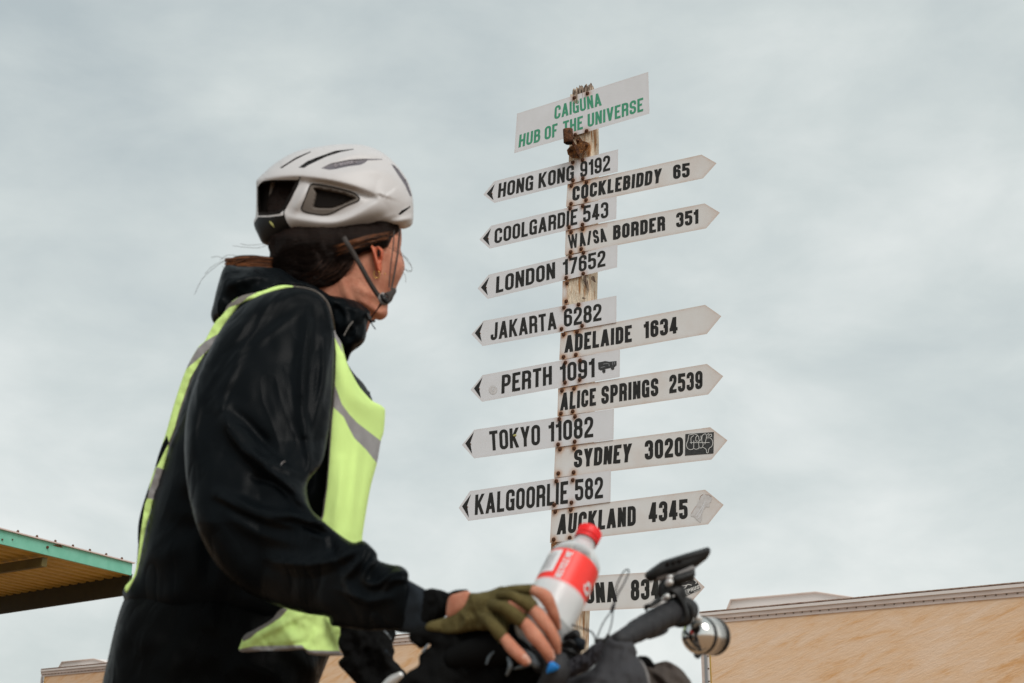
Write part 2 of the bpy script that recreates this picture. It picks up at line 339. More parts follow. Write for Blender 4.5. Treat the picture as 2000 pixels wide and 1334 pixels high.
def inflate(name, outline, Y, m, parent, asp=1.0, cap=0.12, step=7, smooth_outline=True, ridges=(), regions=(), wrinkle=0.0, wfreq=18,
            back=1.0, label=None, flatmin=0.0):
    """closed body whose outline is given in photo pixels and whose depth comes from a Poisson inflation.
    ridges: (polyline, height m, width above px, width below px); regions: (part name, poly, push m, material, inner poly, label)"""
    o2 = cr(outline, 6, True) if smooth_outline else np.array(outline, float)
    o2 = resample(o2, step * 0.8)
    Yf = Y if callable(Y) else (lambda x, y: np.full_like(x, Y))
    pts = [Vector(q) for q in o2]; edges = [(i, (i + 1) % len(o2)) for i in range(len(o2))]
    cons = []
    for rg in regions:
        for poly in (rg[1], rg[4] if len(rg) > 4 else None):
            if poly is None: continue
            pp = resample(np.array(poly, float), max(2.0, step * 0.5)); cons.append(pp)
            n0 = len(pts); pts += [Vector(q) for q in pp]; edges += [(n0 + i, n0 + (i + 1) % len(pp)) for i in range(len(pp))]
    x0, y0 = o2.min(0); x1, y1 = o2.max(0); G = []
    row = 0; yy = y0
    while yy < y1:
        xx = x0 + (step / 2 if row % 2 else 0)
        while xx < x1: G.append((xx, yy)); xx += step
        yy += step * 0.866; row += 1
    G = np.array(G); ok = inside(o2, G); G = G[ok]
    d, _, _ = pdist(o2, G, True); G = G[d > step * 0.45]
    for pp in cons:
        d, _, _ = pdist(pp, G, True); G = G[d > step * 0.3]
    pts += [Vector(q) for q in G]
    vs, es, fs, _, _, _ = delaunay_2d_cdt(pts, edges, [], 0, 1e-4)
    V = np.array([tuple(v) for v in vs]); F = np.array([tuple(f) for f in fs if len(f) == 3])
    cen = V[F].mean(1); F = F[inside(o2, cen)]
    a = V[F]; ar = (a[:, 1, 0] - a[:, 0, 0]) * (a[:, 2, 1] - a[:, 0, 1]) - (a[:, 1, 1] - a[:, 0, 1]) * (a[:, 2, 0] - a[:, 0, 0])
    F = F[np.abs(ar) > 1e-3]; ar = ar[np.abs(ar) > 1e-3]; F[ar < 0] = F[ar < 0][:, ::-1]
    used = np.unique(F); remap = -np.ones(len(V), int); remap[used] = np.arange(len(used)); V = V[used]; F = remap[F]
    E = np.vstack([F[:, [0, 1]], F[:, [1, 2]], F[:, [2, 0]]]); Es = np.sort(E, 1)
    U_, cnt = np.unique(Es, axis=0, return_counts=True)
    bnd = np.zeros(len(V), bool); bnd[U_[cnt == 1].ravel()] = True
    i, j = U_[:, 0], U_[:, 1]; w = 1.0 / (np.linalg.norm(V[i] - V[j], axis=1) + 0.3)
    n = len(V); W = np.bincount(i, w, n) + np.bincount(j, w, n); l = np.linalg.norm(V[i] - V[j], axis=1)
    src = (np.bincount(i, w * l * l, n) + np.bincount(j, w * l * l, n)) / W / 4
    h = np.zeros(n); span = max(x1 - x0, y1 - y0) / step
    it = int(min(5000, 60 + span * span * 0.9)); prev = h
    for k in range(it):
        s_ = np.bincount(i, w * h[j], n) + np.bincount(j, w * h[i], n)
        h = s_ / W + src; h[bnd] = 0
    x, y = V[:, 0], V[:, 1]; Yc = np.asarray(Yf(x, y), float)
    t = np.sqrt(np.maximum(0, 2 * h)) * asp * Yc / FPX; t = t / (1 + (t / cap) ** 3) ** (1 / 3)
    if flatmin: t = np.where(bnd, 0, np.maximum(t, flatmin))
    fr = np.zeros(n)
    edge = np.clip(np.sqrt(np.maximum(0, 2 * h)) / 8, 0, 1)
    for rd in ridges:
        pl = cr(rd[0], 6) if len(rd[0]) > 2 else np.array(rd[0], float)
        dd, sd, fc = pdist(pl, V); wu = np.where(sd > 0, rd[2], rd[3])
        fr += rd[1] * np.exp(-(dd / wu) ** 2) * (0.25 + 0.75 * np.sin(np.clip(fc, 0.02, 0.98) * math.pi) ** 0.6)
    fr *= edge
    if wrinkle:
        wn = np.array([noise.fractal(Vector((px / 1000 * wfreq, py / 1000 * wfreq * 0.8, 3.1 + Y_ )), 0.9, 2.0, 3) for px, py, Y_ in zip(x, y, Yc)])
        fr += wrinkle * wn * edge
    push = np.zeros(n)
    fidx = np.zeros(len(F), int); cen = V[F].mean(1); names = [(name, m, label)]
    for k, rg in enumerate(regions):
        poly = np.array(rg[1], float); deep = np.array(rg[4] if len(rg) > 4 and rg[4] is not None else rg[1], float)
        if rg[2]:
            db, _, _ = pdist(deep, V, True); mk = inside(deep, V) if deep is poly else (inside(deep, V) | (db < 0.3))
            mk &= ~bnd
            if deep is not poly and len(rg) > 4 and rg[4] is not None: push[mk] = np.maximum(push[mk], rg[2]) if rg[2] > 0 else rg[2]
            else: push[mk & (db > 0.4)] = rg[2]
        fidx[inside(poly, cen)] = k + 1; names.append((rg[0], rg[3], rg[5] if len(rg) > 5 else None))
    front = Yc - t - fr + push; backY = Yc + t * back + 0.0008
    Vf = [P(a_, b_, c_) for a_, b_, c_ in zip(x, y, front)]; Vb = [P(a_, b_, c_) for a_, b_, c_ in zip(x, y, backY)]
    SURF[name] = (V.copy(), front.copy())
    main = None; objs = []
    for k, (nm, mm, lb) in enumerate(names):
        sel = F[fidx == k]
        if not len(sel): continue
        VV = list(Vf); FF = [tuple(q) for q in sel]
        if k == 0:
            nb = len(VV); VV += Vb
            FF += [(q[0] + nb, q[2] + nb, q[1] + nb) for q in F]
            be = E[np.isin(np.arange(len(E)), np.arange(len(E)))]
            key = {tuple(q) for q in U_[cnt == 1]}
            for q in E:
                if tuple(sorted(q)) in key: FF.append((q[0], q[0] + nb, q[1] + nb, q[1]))
        us = sorted({q for f_ in FF for q in f_}); rm = {q: z for z, q in enumerate(us)}
        oo = obj(nm, [VV[q] for q in us], [tuple(rm[q] for q in f_) for f_ in FF], mm, parent if k == 0 else (main or parent), label=lb)
        if k == 0: main = oo
        objs.append(oo)
    return main
def surfY(name, x, y):
    V, f = SURF[name]; d = (V[:, 0] - x) ** 2 + (V[:, 1] - y) ** 2; return f[d.argmin()]
def ribbon(name, pxs, width, m, parent, thick=0.0012, flatdir=None):
    """webbing band through (x, y, Y) pixel points, width in px"""
    a = cr(pxs, 6); c = [P(*q) for q in a]; V = []; F = []
    for i, p in enumerate(c):
        t = (c[min(i + 1, len(c) - 1)] - c[max(i - 1, 0)]).normalized(); vd = (p - CP).normalized()
        s = t.cross(vd).normalized() * (width / 2 * a[i][2] / FPX); nn = -vd * thick
        V += [p - s, p + s, p + s + nn, p - s + nn]
    for i in range(len(c) - 1):
        for k in range(4): F.append((i * 4 + k, i * 4 + (k + 1) % 4, i * 4 + 4 + (k + 1) % 4, i * 4 + 4 + k))
    F += [(0, 1, 2, 3), tuple(len(V) - 4 + k for k in (3, 2, 1, 0))]
    return obj(name, V, F, m, parent)

# ------------------------------------------------------------------ lettering
def glyphs():
    T, B = 9, -9; r = 1
    stem = ('p', [(0, B), (0, T)]); rstem = ('p', [(1, B), (1, T)])
    bowl = ('p', [(0, 1), (1, 1, r), (1, .44, r), (0, .44)])
    ring = ('c', [(0, 0, r), (0, 1, r), (1, 1, r), (1, 0, r)])
    g = {
     'A': [('h', 0, B, .5, T), ('h', 1, B, .5, T), ('p', [(.2, .24), (.8, .24)])],
     'B': [stem, ('p', [(0, 1), (.94, 1, r), (.94, .54, r), (0, .54)]), ('p', [(0, 0), (1, 0, r), (1, .54, r), (.1, .54)])],
     'C': [('p', [(1, .66), (1, 1, r), (0, 1, r), (0, 0, r), (1, 0, r), (1, .34)])],
     'D': [stem, ('p', [(0, 1), (1, 1, r), (1, 0, r), (0, 0)])],
     'E': [stem, ('p', [(0, 1), (T, 1)]), ('p', [(0, .52), (1, .52)]), ('p', [(0, 0), (T, 0)])],
     'F': [stem, ('p', [(0, 1), (T, 1)]), ('p', [(0, .50), (1, .50)])],
     'G': [('p', [(1, .70), (1, 1, r), (0, 1, r), (0, 0, r), (1, 0, r), (1, .47), (.5, .47)]), ('p', [(1.0, .3), (1.0, B)])],
     'H': [stem, rstem, ('p', [(0, .51), (1, .51)])],
     'I': [('p', [(.5, B), (.5, T)])],
     'J': [('p', [(1, T), (1, 0, r), (0, 0, r), (0, .3)])],
     'K': [stem, ('h', 0, .32, 1, T), ('h', .36, .56, 1, B)],
     'L': [stem, ('p', [(0, 0), (T, 0)])],
     'M': [stem, rstem, ('h', 0, T, .5, .25), ('h', 1, T, .5, .25)],
     'N': [stem, rstem, ('h', 0, T, 1, B)],
     'O': [ring], '0': [ring],
     'P': [stem, bowl], 'R': [stem, ('p', [(0, 1), (1, 1, r), (1, .48, r), (0, .48)]), ('p', [(.45, .48), (.98, .48, .7), (1, B)])],
     'S': [('p', [(1, .70), (1, 1, r), (0, 1, r), (0, .52, r), (1, .48, r), (1, 0, r), (0, 0, r), (0, .30)])],
     'T': [('p', [(.5, B), (.5, T)]), ('p', [(B, 1), (T, 1)])],
     'U': [('p', [(0, T), (0, 0, r), (1, 0, r), (1, T)])],
     'V': [('h', 0, T, .5, B), ('h', 1, T, .5, B)],
     'W': [('h', 0, T, .26, B), ('h', .5, T, .26, B), ('h', .5, T, .74, B), ('h', 1, T, .74, B)],
     'Y': [('h', 0, T, .5, .38), ('h', 1, T, .5, .38), ('p', [(.5, B), (.5, .44)])],
     'X': [('h', 0, T, 1, B), ('h', 1, T, 0, B)], '/': [('h', 0, B, 1, T)], '-': [('p', [(B, .45), (T, .45)])],
     '1': [('p', [(1, B), (1, T)]), ('p', [(B, .80), (.6, .82, .6), (.9, .98)])],
     '2': [('p', [(0, .68), (0, 1, r), (1, 1, r), (1, .60, .8), (.0, .14, .6), (0, .02)]), ('p', [(B, 0), (T, 0)])],
     '3': [('p', [(0, .72), (0, 1, r), (1, 1, r), (1, .54, r), (.4, .54)]), ('p', [(.4, .54), (1, .54, r), (1, 0, r), (0, 0, r), (0, .28)])],
     '4': [('p', [(.72, B), (.72, T)]), ('p', [(B, .22), (T, .22)]), ('h', 0.0, .2, .68, T)],
     '5': [('p', [(T, 1), (.03, 1), (0, .50)]), ('p', [(0, .48), (0, .62, r), (1, .62, r), (1, 0, r), (0, 0, r), (0, .27)])],
     '6': [('p', [(1, .72), (1, 1, r), (0, 1, r), (0, 0, r), (1, 0, r), (1, .59, r), (0, .59)])],
     '7': [('p', [(B, 1), (T, 1)]), ('h', 1, .96, .25, B)],
     '8': [('c', [(.04, .54, r), (.04, 1, r), (.96, 1, r), (.96, .54, r)]), ('c', [(0, 0, r), (0, .54, r), (1, .54, r), (1, 0, r)])],
     '9': [('p', [(0, .28), (0, 0, r), (1, 0, r), (1, 1, r), (0, 1, r), (0, .41, r), (1, .41)])],
    }
    return g
G_ = glyphs()
def gwidth(ch, s): return {'I': s, 'A': .53, 'V': .50, 'Y': .50, 'K': .50, 'R': .48, '1': .30, 'W': .86, ' ': .24, '/': .50, 'M': .62, 'L': .40, 'J': .40, 'E': .42, 'F': .40, 'T': .44, '-': .25}.get(ch, .47)
def fillet(pts, w, s, closed):
    rad = (w - s) / 2; out_ = []; n = len(pts)
    for i, p in enumerate(pts):
        r = rad * p[2] if len(p) > 2 else 0
        if r == 0 or (not closed and i in (0, n - 1)): out_.append(np.array(p[:2])); continue
        c = np.array(p[:2]); a = np.array(pts[i - 1][:2]); b = np.array(pts[(i + 1) % n][:2])
        da, db = a - c, b - c; la, lb = np.linalg.norm(da), np.linalg.norm(db)
        k = min(r, la * 0.5, lb * 0.5); p0 = c + da / la * k; p2 = c + db / lb * k
        for t in np.linspace(0, 1, 6):   # near-circular corner
            w_ = 0.75; q = ((1 - t) ** 2 * p0 + 2 * t * (1 - t) * w_ * c + t * t * p2) / ((1 - t) ** 2 + 2 * t * (1 - t) * w_ + t * t); out_.append(q)
    res = [out_[0]]
    for q in out_[1:]:
        if np.linalg.norm(q - res[-1]) > 1e-4: res.append(q)
    if closed and np.linalg.norm(res[0] - res[-1]) < 1e-4: res.pop()
    return res
def stroke(pts, s, closed):
    n = len(pts); Lf, Rt = [], []
    for i in range(n):
        a = pts[i - 1] if (i > 0 or closed) else None; b = pts[(i + 1) % n] if (i < n - 1 or closed) else None; c = pts[i]
        d1 = (c - a) if a is not None else (b - c); d2 = (b - c) if b is not None else (c - a)
        d1 = d1 / (np.linalg.norm(d1) + 1e-9); d2 = d2 / (np.linalg.norm(d2) + 1e-9)
        n1_ = np.array([-d1[1], d1[0]]); n2_ = np.array([-d2[1], d2[0]]); mm = n1_ + n2_; mm /= (np.linalg.norm(mm) + 1e-9)
        k = min(1 / max(0.3, mm.dot(n1_)), 1.6); Lf.append(c + mm * s / 2 * k); Rt.append(c - mm * s / 2 * k)
    quads = []
    for i in range(n if closed else n - 1):
        j = (i + 1) % n; quads.append([Lf[i], Rt[i], Rt[j], Lf[j]])
    return quads
def text_quads(txt, s):
    """list of (quad in cap-height units, layer) and total width"""
    x = 0; out_ = []
    for ch in txt:
        w = gwidth(ch, s)
        if ch != ' ':
            def mxx(v): return x + (0 if v == -9 else w if v == 9 else s / 2 + v * (w - s))
            def myy(v): return 0 if v == -9 else 1 if v == 9 else s * .46 + v * (1 - s * .92)
            for li, g in enumerate(G_[ch]):
                if g[0] == 'h':
                    xa, ya, xb, yb = mxx(g[1]), myy(g[2]), mxx(g[3]), myy(g[4]); hw = s * (.40 if ch in 'WM' else .47 if ch == 'N' else .52)
                    out_.append(([np.array((xa - hw, ya)), np.array((xa + hw, ya)), np.array((xb + hw, yb)), np.array((xb - hw, yb))], li))
                else:
                    pts = [(mxx(p[0]), myy(p[1])) + ((p[2],) if len(p) > 2 else ()) for p in g[1]]
                    for q in stroke(fillet(pts, w, s, g[0] == 'c'), s, g[0] == 'c'): out_.append((q, li))
        x += w + (.085 if ch != ' ' else 0)
    return out_, x - .085
def put_text(mb, txt, BL, BR, TL, TR, s, place, base=0.0006):
    """corners in any 2D/px space; place(x, y, off) -> 3D"""
    q, W = text_quads(txt, s); BL, BR, TL, TR = [np.array(c, float) for c in (BL, BR, TL, TR)]
    for quad, li in q:
        v = []
        for p in quad:
            u, t = p[0] / W, p[1]; z = (BL * (1 - u) + BR * u) * (1 - t) + (TL * (1 - u) + TR * u) * t
            v.append(place(z[0], z[1], base + li * 0.00015))
        nrm = (v[1] - v[0]).cross(v[2] - v[0])
        if nrm.dot(CP - v[0]) < 0: v = v[::-1]
        mb.add(v, [(0, 1, 2, 3)])

# ================================================================== GROUND
g = MB(); gs = 600
g.add([(-gs, -gs, 0), (gs, -gs, 0), (gs, gs, 0), (-gs, gs, 0)], [(0, 1, 2, 3)])
tag(g.build('ground', M['ground']), kind='structure')

# ================================================================== BUILDINGS
def unit_building(label, A, B, z, trim_h, hood, side_px=None, left_corner=True, right_corner=False, depth=3.0, rivn=60):
    """transportable building: A (left) and B (right) are top corners of the front wall, both at height z"""
    d = (B - A).normalized(); nrm = Vector((d.y, -d.x, 0)); L_ = (B - A).length; up = ZU
    if nrm.dot(CP - A) < 0: nrm = -nrm
    root = thing('transportable_building', label, 'building', ((A + B) / 2 - nrm * depth / 2) * 1.0 - ZU * z)
    mid = (A + B) / 2
    c = mid - nrm * depth / 2; c.z = (z - 0.02) / 2
    v, f = box(c, d * L_ / 2, nrm * depth / 2, up * (z - 0.02) / 2); w = obj('wall', v, f, M['wall'], root, smooth=False)
    # top trim: stepped aluminium extrusion
    t = MB()
    prof = [(0.0, 0.0), (0.025, 0.0), (0.045, -0.012), (0.045, -0.045), (0.03, -0.055), (0.03, -0.10), (0.012, -0.105), (0.012, -trim_h), (0.002, -trim_h)]
    for i in range(len(prof) - 1):
        (o1, h1), (o2_, h2) = prof[i], prof[i + 1]
        mi = 1 if i in (2,) else 0
        t.add([A + nrm * o1 + up * h1, B + nrm * o1 + up * h1, B + nrm * o2_ + up * h2, A + nrm * o2_ + up * h2], [(0, 1, 2, 3)], mi)
    t.add([A + nrm * 0.0 , B + nrm * 0.0, B - nrm * depth, A - nrm * depth], [(0, 3, 2, 1)], 0)
    # dark shadow gap strip above: thin rolled edge
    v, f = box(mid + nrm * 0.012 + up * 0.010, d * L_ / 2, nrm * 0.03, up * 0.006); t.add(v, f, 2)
    # side trim
    for E_, sgn in ((A, -1), (B, 1)):
        v, f = box(E_ - nrm * depth / 2 + d * sgn * 0.012 - up * trim_h / 2, d * 0.012, nrm * depth / 2, up * trim_h / 2); t.add(v, f, 0)
    tr = t.build('roof_trim', [M['alu'], M['alu_light'], M['sign_edge']], root)
    # rivets, one by one
    rm = bpy.data.meshes.new('rivet'); bm = bmesh.new()
    bmesh.ops.create_uvsphere(bm, u_segments=6, v_segments=4, radius=0.013); bm.to_mesh(rm); bm.free(); rm.materials.append(M['wood_dark'])
    nr = int(L_ / 0.135)
    for i in range(min(nr, rivn)):
        p = A + d * (0.18 + i * 0.135) + nrm * 0.012 - up * (trim_h - 0.045)
        o = bpy.data.objects.new('rivet', rm); COL.objects.link(o); o.parent = tr; o.location = p - ORG[root]
    def corner(E_, s):
        b = MB()
        for x0, x1, o_, mi in ((0.0, 0.055, 0.02, 0), (0.058, 0.098, 0.028, 1), (0.101, 0.128, 0.012, 2), (0.131, 0.150, 0.006, 3)):
            v, f = box(E_ + d * s * (x0 + x1) / 2 + nrm * (o_ / 2 + 0.003) - up * (trim_h + (z - trim_h) / 2), d * (x1 - x0) / 2, nrm * o_ / 2, up * (z - trim_h) / 2)
            b.add(v, f, mi)
        zz = z - trim_h - 0.1
        while zz > 0.2:
            v, f = box(Vector((E_.x, E_.y, zz)) + d * s * 0.115 + nrm * 0.016, d * 0.011, nrm * 0.004, up * 0.008); b.add(v, f, 4); zz -= 0.17
        b.build('corner_trim', [M['alu'], M['alu_grey'], M['alu_light'], M['soffit'], M['rust']], root)
    if left_corner: corner(A, 1)
    if right_corner: corner(B, -1)
    # roof hood
    if hood:
        pts, back_d = hood
        q = [P(x, y, (A.y + B.y) / 2 + back_d) if False else None for x, y in pts]
        # plane parallel to the wall, set back
        pl = A - nrm * back_d; V = []
        for x, y in pts:
            r = ray(x, y); tt = (pl - CP).dot(nrm) / r.dot(nrm); V.append(CP + r * tt)
        n_ = len(V); V2 = [p - nrm * 0.8 for p in V]
        base = [Vector((p.x, p.y, z - 0.05)) for p in (V[0], V[-1])]
        F = [tuple(range(n_))[::-1], tuple(range(n_, 2 * n_))] + [(i, (i + 1) % n_, (i + 1) % n_ + n_, i + n_) for i in range(n_)]
        h = obj('roof_hood', V + V2, F, M['alu_light'], root, smooth=False)
        # folded rim
        for i in range(n_ - 1):
            if i == n_ - 2 and n_ > 4: pass
            v, f = tube([V[i] + nrm * 0.02, V[i + 1] + nrm * 0.02], 0.014, seg=6, n=1, cap='flat'); obj('hood_rim', v, f, M['alu'], h, smooth=False)
    return root
zt = 2.9
A = PZ(1368, 1197.5, zt); B0 = PZ(2000, 1139, zt); B = A + (B0 - A) * 1.9
unit_building('sand textured cabin wall with riveted metal trim, in the lower right corner behind the bell', A, B, zt, 0.155,
              ([(1418, 1200), (1429, 1172), (1595, 1157), (1668, 1168), (1672, 1190)], 0.9), rivn=110)
A = PZ(83, 1308, zt); B0 = PZ(790, 1240.5, zt); B = A + (B0 - A) * (917 / 707.0 * 0.86)
unit_building('sand textured cabin seen behind the rider, lower left, its trim crossing below the canopy', A, B, zt, 0.15,
              ([(112, 1312), (122.5, 1293), (185, 1287), (212, 1295), (216, 1306)], 0.9), right_corner=True, depth=0.95, rivn=110)

# ================================================================== CANOPY
zc = 4.2
cA = PZ(253, 1124, zc); cB = PZ(0, 1063, zc); cC = PZ(0, 1166, zc)
e1 = (cB - cA).normalized(); e2 = (cC - cA).normalized()
canopy = thing('fuel_canopy', 'green edged metal canopy with corrugated underside, at the left edge behind the rider', 'canopy', (cA.x - 6, cA.y + 0, 0))
Lf = (cB - cA).length * 1.8; Lb = (cC - cA).length * 1.6
nf = Vector((e1.y, -e1.x, 0)); nf = nf if nf.dot(e2) < 0 else -nf       # outward normal of the near fascia
nb_ = Vector((e2.y, -e2.x, 0)); nb_ = nb_ if nb_.dot(e1) < 0 else -nb_
fh = 0.215
v, f = box(cA + e1 * Lf / 2 + ZU * fh / 2 + nf * 0.02, e1 * Lf / 2, nf * 0.02, ZU * fh / 2); fas = obj('fascia', v, f, M['teal'], canopy, smooth=False)
v, f = box(cA + e1 * Lf / 2 + ZU * (fh + 0.012) + nf * 0.03, e1 * (Lf / 2 + 0.03), nf * 0.05, ZU * 0.010); obj('flashing', v, f, M['flash'], canopy, smooth=False)
bm_ = MB()
for px_, r_ in ((24, .03), (91, .035), (146, .03)):
    pass
for k in range(14):
    p = cA + e1 * (0.35 + k * 1.05 * (Lf / 14)) + ZU * (fh + 0.035) + nf * 0.03
    v, f = tube([p - ZU * 0.02, p + ZU * 0.012], 0.022, seg=8, n=1); obj('roof_screw', v, f, M['rust'], canopy)
for px_, py_, rr in ((92, 1069, 0.026), (4, 1054, 0.016), (24, 1054, 0.012), (117, 1066, 0.02)):
    r = ray(px_, py_); pl = cA + nf * 0.042; tt = (pl - CP).dot(nf) / r.dot(nf); p = CP + r * tt
    v, f = tube([p - nf * 0.01, p + nf * 0.006], rr, seg=10, n=1); obj('bolt_hole', v, f, M['rust'], canopy)
for px_, py_, ll in ((112, 1067, 0.25), (118, 1068, 0.12)):   # rust bloom on the fascia, as a thin crust of scale
    r = ray(px_, py_); pl = cA + nf * 0.041; tt = (pl - CP).dot(nf) / r.dot(nf); p = CP + r * tt
    v, f = tube([p - e1 * ll / 2, p + ZU * 0.01, p + e1 * ll / 2], [0.004, 0.016, 0.004], seg=6, n=3); obj('rust_scale', v, f, M['rust_light'], canopy)
# far beam
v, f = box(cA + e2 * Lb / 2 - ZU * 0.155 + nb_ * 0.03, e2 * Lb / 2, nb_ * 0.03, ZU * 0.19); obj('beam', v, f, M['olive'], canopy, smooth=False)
# corrugated sheet: ribs run parallel to the fascia
sh = MB(); nrib = int(Lb / 0.30); 
nrm2 = e2
for i in range(nrib):
    a0 = cA + e2 * (i * Lb / nrib); w_ = Lb / nrib; zz = 0.045
    prof = [(0, 0), (0.32, 0), (0.42, zz), (0.78, zz), (0.88, 0), (1.0, 0)]
    for (u0, h0), (u1, h1) in zip(prof[:-1], prof[1:]):
        q0 = a0 + e2 * w_ * u0 + ZU * (0.0 + h0); q1 = a0 + e2 * w_ * u1 + ZU * (0.0 + h1)
        sh.add([q0, q1, q1 + e1 * Lf, q0 + e1 * Lf], [(0, 1, 2, 3)])
sh.build('corrugated_sheet', M['soffit'], canopy)
# inner cross beam near the left frame edge
pB1 = PZ(88, 1087, zc - 0.02); pB2 = PZ(0, 1101, zc - 0.02); dB = (pB2 - pB1).normalized()
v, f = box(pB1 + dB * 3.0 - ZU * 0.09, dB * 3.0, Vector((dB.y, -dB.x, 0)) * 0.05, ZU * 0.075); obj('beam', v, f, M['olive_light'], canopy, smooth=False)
for k in (0.62, 0.95):
    p = cA + e1 * Lf * k + e2 * 1.2; v, f = tube([Vector((p.x, p.y, 0)), Vector((p.x, p.y, zc - 0.02))], 0.09, seg=12, n=1, cap='flat'); obj('column', v, f, M['teal'], canopy)

# ================================================================== SIGNPOST
post = thing('signpost', 'weathered wooden post with splintered top that carries all the finger boards', 'post', (S0.x, S0.y, 0))
rows = []
def post_px(y):
    xl = np.interp(y, [165, 270, 360, 450, 650, 874, 995, 1060, 1230, 1800], [1114, 1112.5, 1109, 1106, 1101, 1087, 1079, 1076.5, 1071, 1050])
    xr = np.interp(y, [165, 270, 560, 1200, 1800], [1150, 1153, 1149, 1132, 1112])
    return xl, xr
ys = list(np.linspace(184, 1300, 150)) + [1500, 1700]
pv = []; 
sdv = -SN
def wob(a, b, c, k): return noise.noise(Vector((a, b, c))) * k
for i, y in enumerate(ys):
    xl, xr = post_px(y); a = PS(xl, y, -0.010); b = PS(xr, y, -0.010); zz = min(a.z, b.z)
    a = Vector((a.x, a.y, a.z)); w_ = (b - a)
    ring = []
    for u in np.linspace(0, 1, 8): ring.append(a + w_ * u - SN * 0)
    for u in np.linspace(0.14, 1, 5): ring.append(b + sdv * 0.095 * u)
    for u in np.linspace(0.14, 1, 5): ring.append(b + sdv * 0.095 - w_ * u)
    for u in np.linspace(0.2, 0.85, 3): ring.append(a + sdv * 0.095 * (1 - u))
    for k, p in enumerate(ring):
        cr_ = wob(k * 1.7, y * 0.004, 3, 1.0)
        inn = max(0, cr_) * 0.006
        pz = p + sdv * inn if k < 8 else p - SD * inn * 0.9
        if k > 8 and k < 13: pz = pz + SD * wob(k * 0.9, y * 0.02, 8, 0.004)
        pv.append(pz)
nr_ = 21; pf = []
for i in range(len(ys) - 1):
    for k in range(nr_): pf.append((i * nr_ + k, (i + 1) * nr_ + k, (i + 1) * nr_ + (k + 1) % nr_, i * nr_ + (k + 1) % nr_))
pf.append(tuple(range(nr_)))
# extend to ground
last = pv[-nr_:]; n0 = len(pv); pv += [Vector((p.x, p.y, -0.1)) for p in last]
for k in range(nr_): pf.append((n0 - nr_ + k, n0 + k, n0 + (k + 1) % nr_, n0 - nr_ + (k + 1) % nr_))
trunk = obj('timber', pv, pf, M['wood'], post, smooth=False)
# splintered top: many thin shards of uneven height
for k in range(34):
    u = random.random(); dd = random.random()
    p = PS(1115 + u * 35, 186 - u * 3, -0.004) + sdv * 0.085 * dd
    tgt = np.interp(u, [0, .08, .16, .22, .3, .42, .55, .7, .85, 1], [0.030, .050, .03, .045, .02, .058, .062, .05, .072, .06])
    hgt = tgt * random.uniform(0.75, 1.12) ; r0 = random.uniform(0.006, 0.013)
    q = p + Vector((random.uniform(-.005, .005), random.uniform(-.005, .005), hgt))
    v, f = tube([p - ZU * 0.05, (p + q) / 2 + SD * random.uniform(-.003, .003), q], [r0 * 1.2, r0, r0 * 0.25], seg=6, n=2)
    obj('splinter', v, f, M['wood_dark'], trunk, smooth=False)
for (x, y), hgt, r0 in (((1117, 176), 0.035, 0.008), ((1123, 178), 0.03, 0.004), ((1131, 172), 0.04, 0.014), ((1141, 170), 0.045, 0.014), ((1150, 168), 0.045, 0.013), ((1158, 176), 0.025, 0.010)):
    p = PS(x, y, 0.0) + sdv * 0.02
    v, f = tube([p - ZU * 0.07, p, p + ZU * hgt * 0.5 + SD * 0.002], [r0 * 1.3, r0, r0 * 0.3], seg=7, n=3); obj('splinter', v, f, M['wood_dark'], trunk, smooth=False)
# knots, cracks and gouges sunk in the post
for pts, r0 in (([(1139, 541), (1146, 556), (1149, 570)], 0.010), ([(1143, 541), (1150, 560), (1148, 574)], 0.007), ([(1139, 582), (1144, 583)], 0.006), ([(1154, 541), (1159, 549)], 0.011),
                ([(1162, 279), (1165, 292)], 0.0035)):
    v, f = tube([PS(x, y, -0.0005) + (sdv * 0.02 + SD * 0.0 if x > 1150 else Vector()) for x, y in pts], [r0] + [r0 * 0.75] * (len(pts) - 2) + [r0 * 0.2], seg=8, n=3, flat=0.35, up=SN)
    obj('crack', v, f, M['wood_dark'], trunk, smooth=False)
# tin flashing strip under the AUCKLAND board
# rusty lamp bracket
lamp = thing('lamp_bracket', 'rusted iron bracket with short pipe socket fixed below the green lettered board', 'bracket', tuple(PS(1130, 285, 0)))
def plate(name, px, off, th, m, parent, nz=0.0, smooth=False):
    f_ = [PS(x, y, off) for x, y in px]; b_ = [PS(x, y, off - th) for x, y in px]; n = len(px)
    if (f_[1] - f_[0]).cross(f_[2] - f_[0]).dot(SN) < 0: f_, b_ = f_[::-1], b_[::-1]
    F = [tuple(range(n)), tuple(range(2 * n - 1, n - 1, -1))] + [(i, i + n, (i + 1) % n + n, (i + 1) % n) for i in range(n)]
    return obj(name, f_ + b_, F, m, parent, smooth)
plate('base_plate', [(1107, 293), (1112, 287), (1125, 282), (1133, 296), (1131, 310), (1118, 309), (1109, 302)], 0.016, 0.01, M['rust_light'], lamp)
plate('base_plate', [(1124, 272), (1132, 267), (1138, 275), (1150, 279), (1153, 286), (1146, 294), (1134, 300), (1130, 290)], 0.022, 0.012, M['rust_light'], lamp)
plate('gusset', [(1117, 278), (1121, 276), (1134, 300), (1131, 306)], 0.05, 0.03, M['rust'], lamp)
sock = PS(1109.5, 265, 0.085); 
v, f = tube([PS(1109, 252.5, 0.09), PS(1110.5, 278.5, 0.08)], 0.0265, seg=20, n=4, cap='flat'); so = obj('pipe_socket', v, f, M['rust'], lamp)
bt = PS(1110.7, 279.5, 0.08); v, f = tube([bt, bt - ZU * 0.002], 0.020, seg=18, n=1, cap='flat'); obj('bore', v, f, M['helmet_hole'], so)
tobj('arm', [PS(1114, 275, 0.07), PS(1124, 287, 0.035), PS(1131, 300, 0.02)], 0.008, M['rust'], lamp, seg=8)
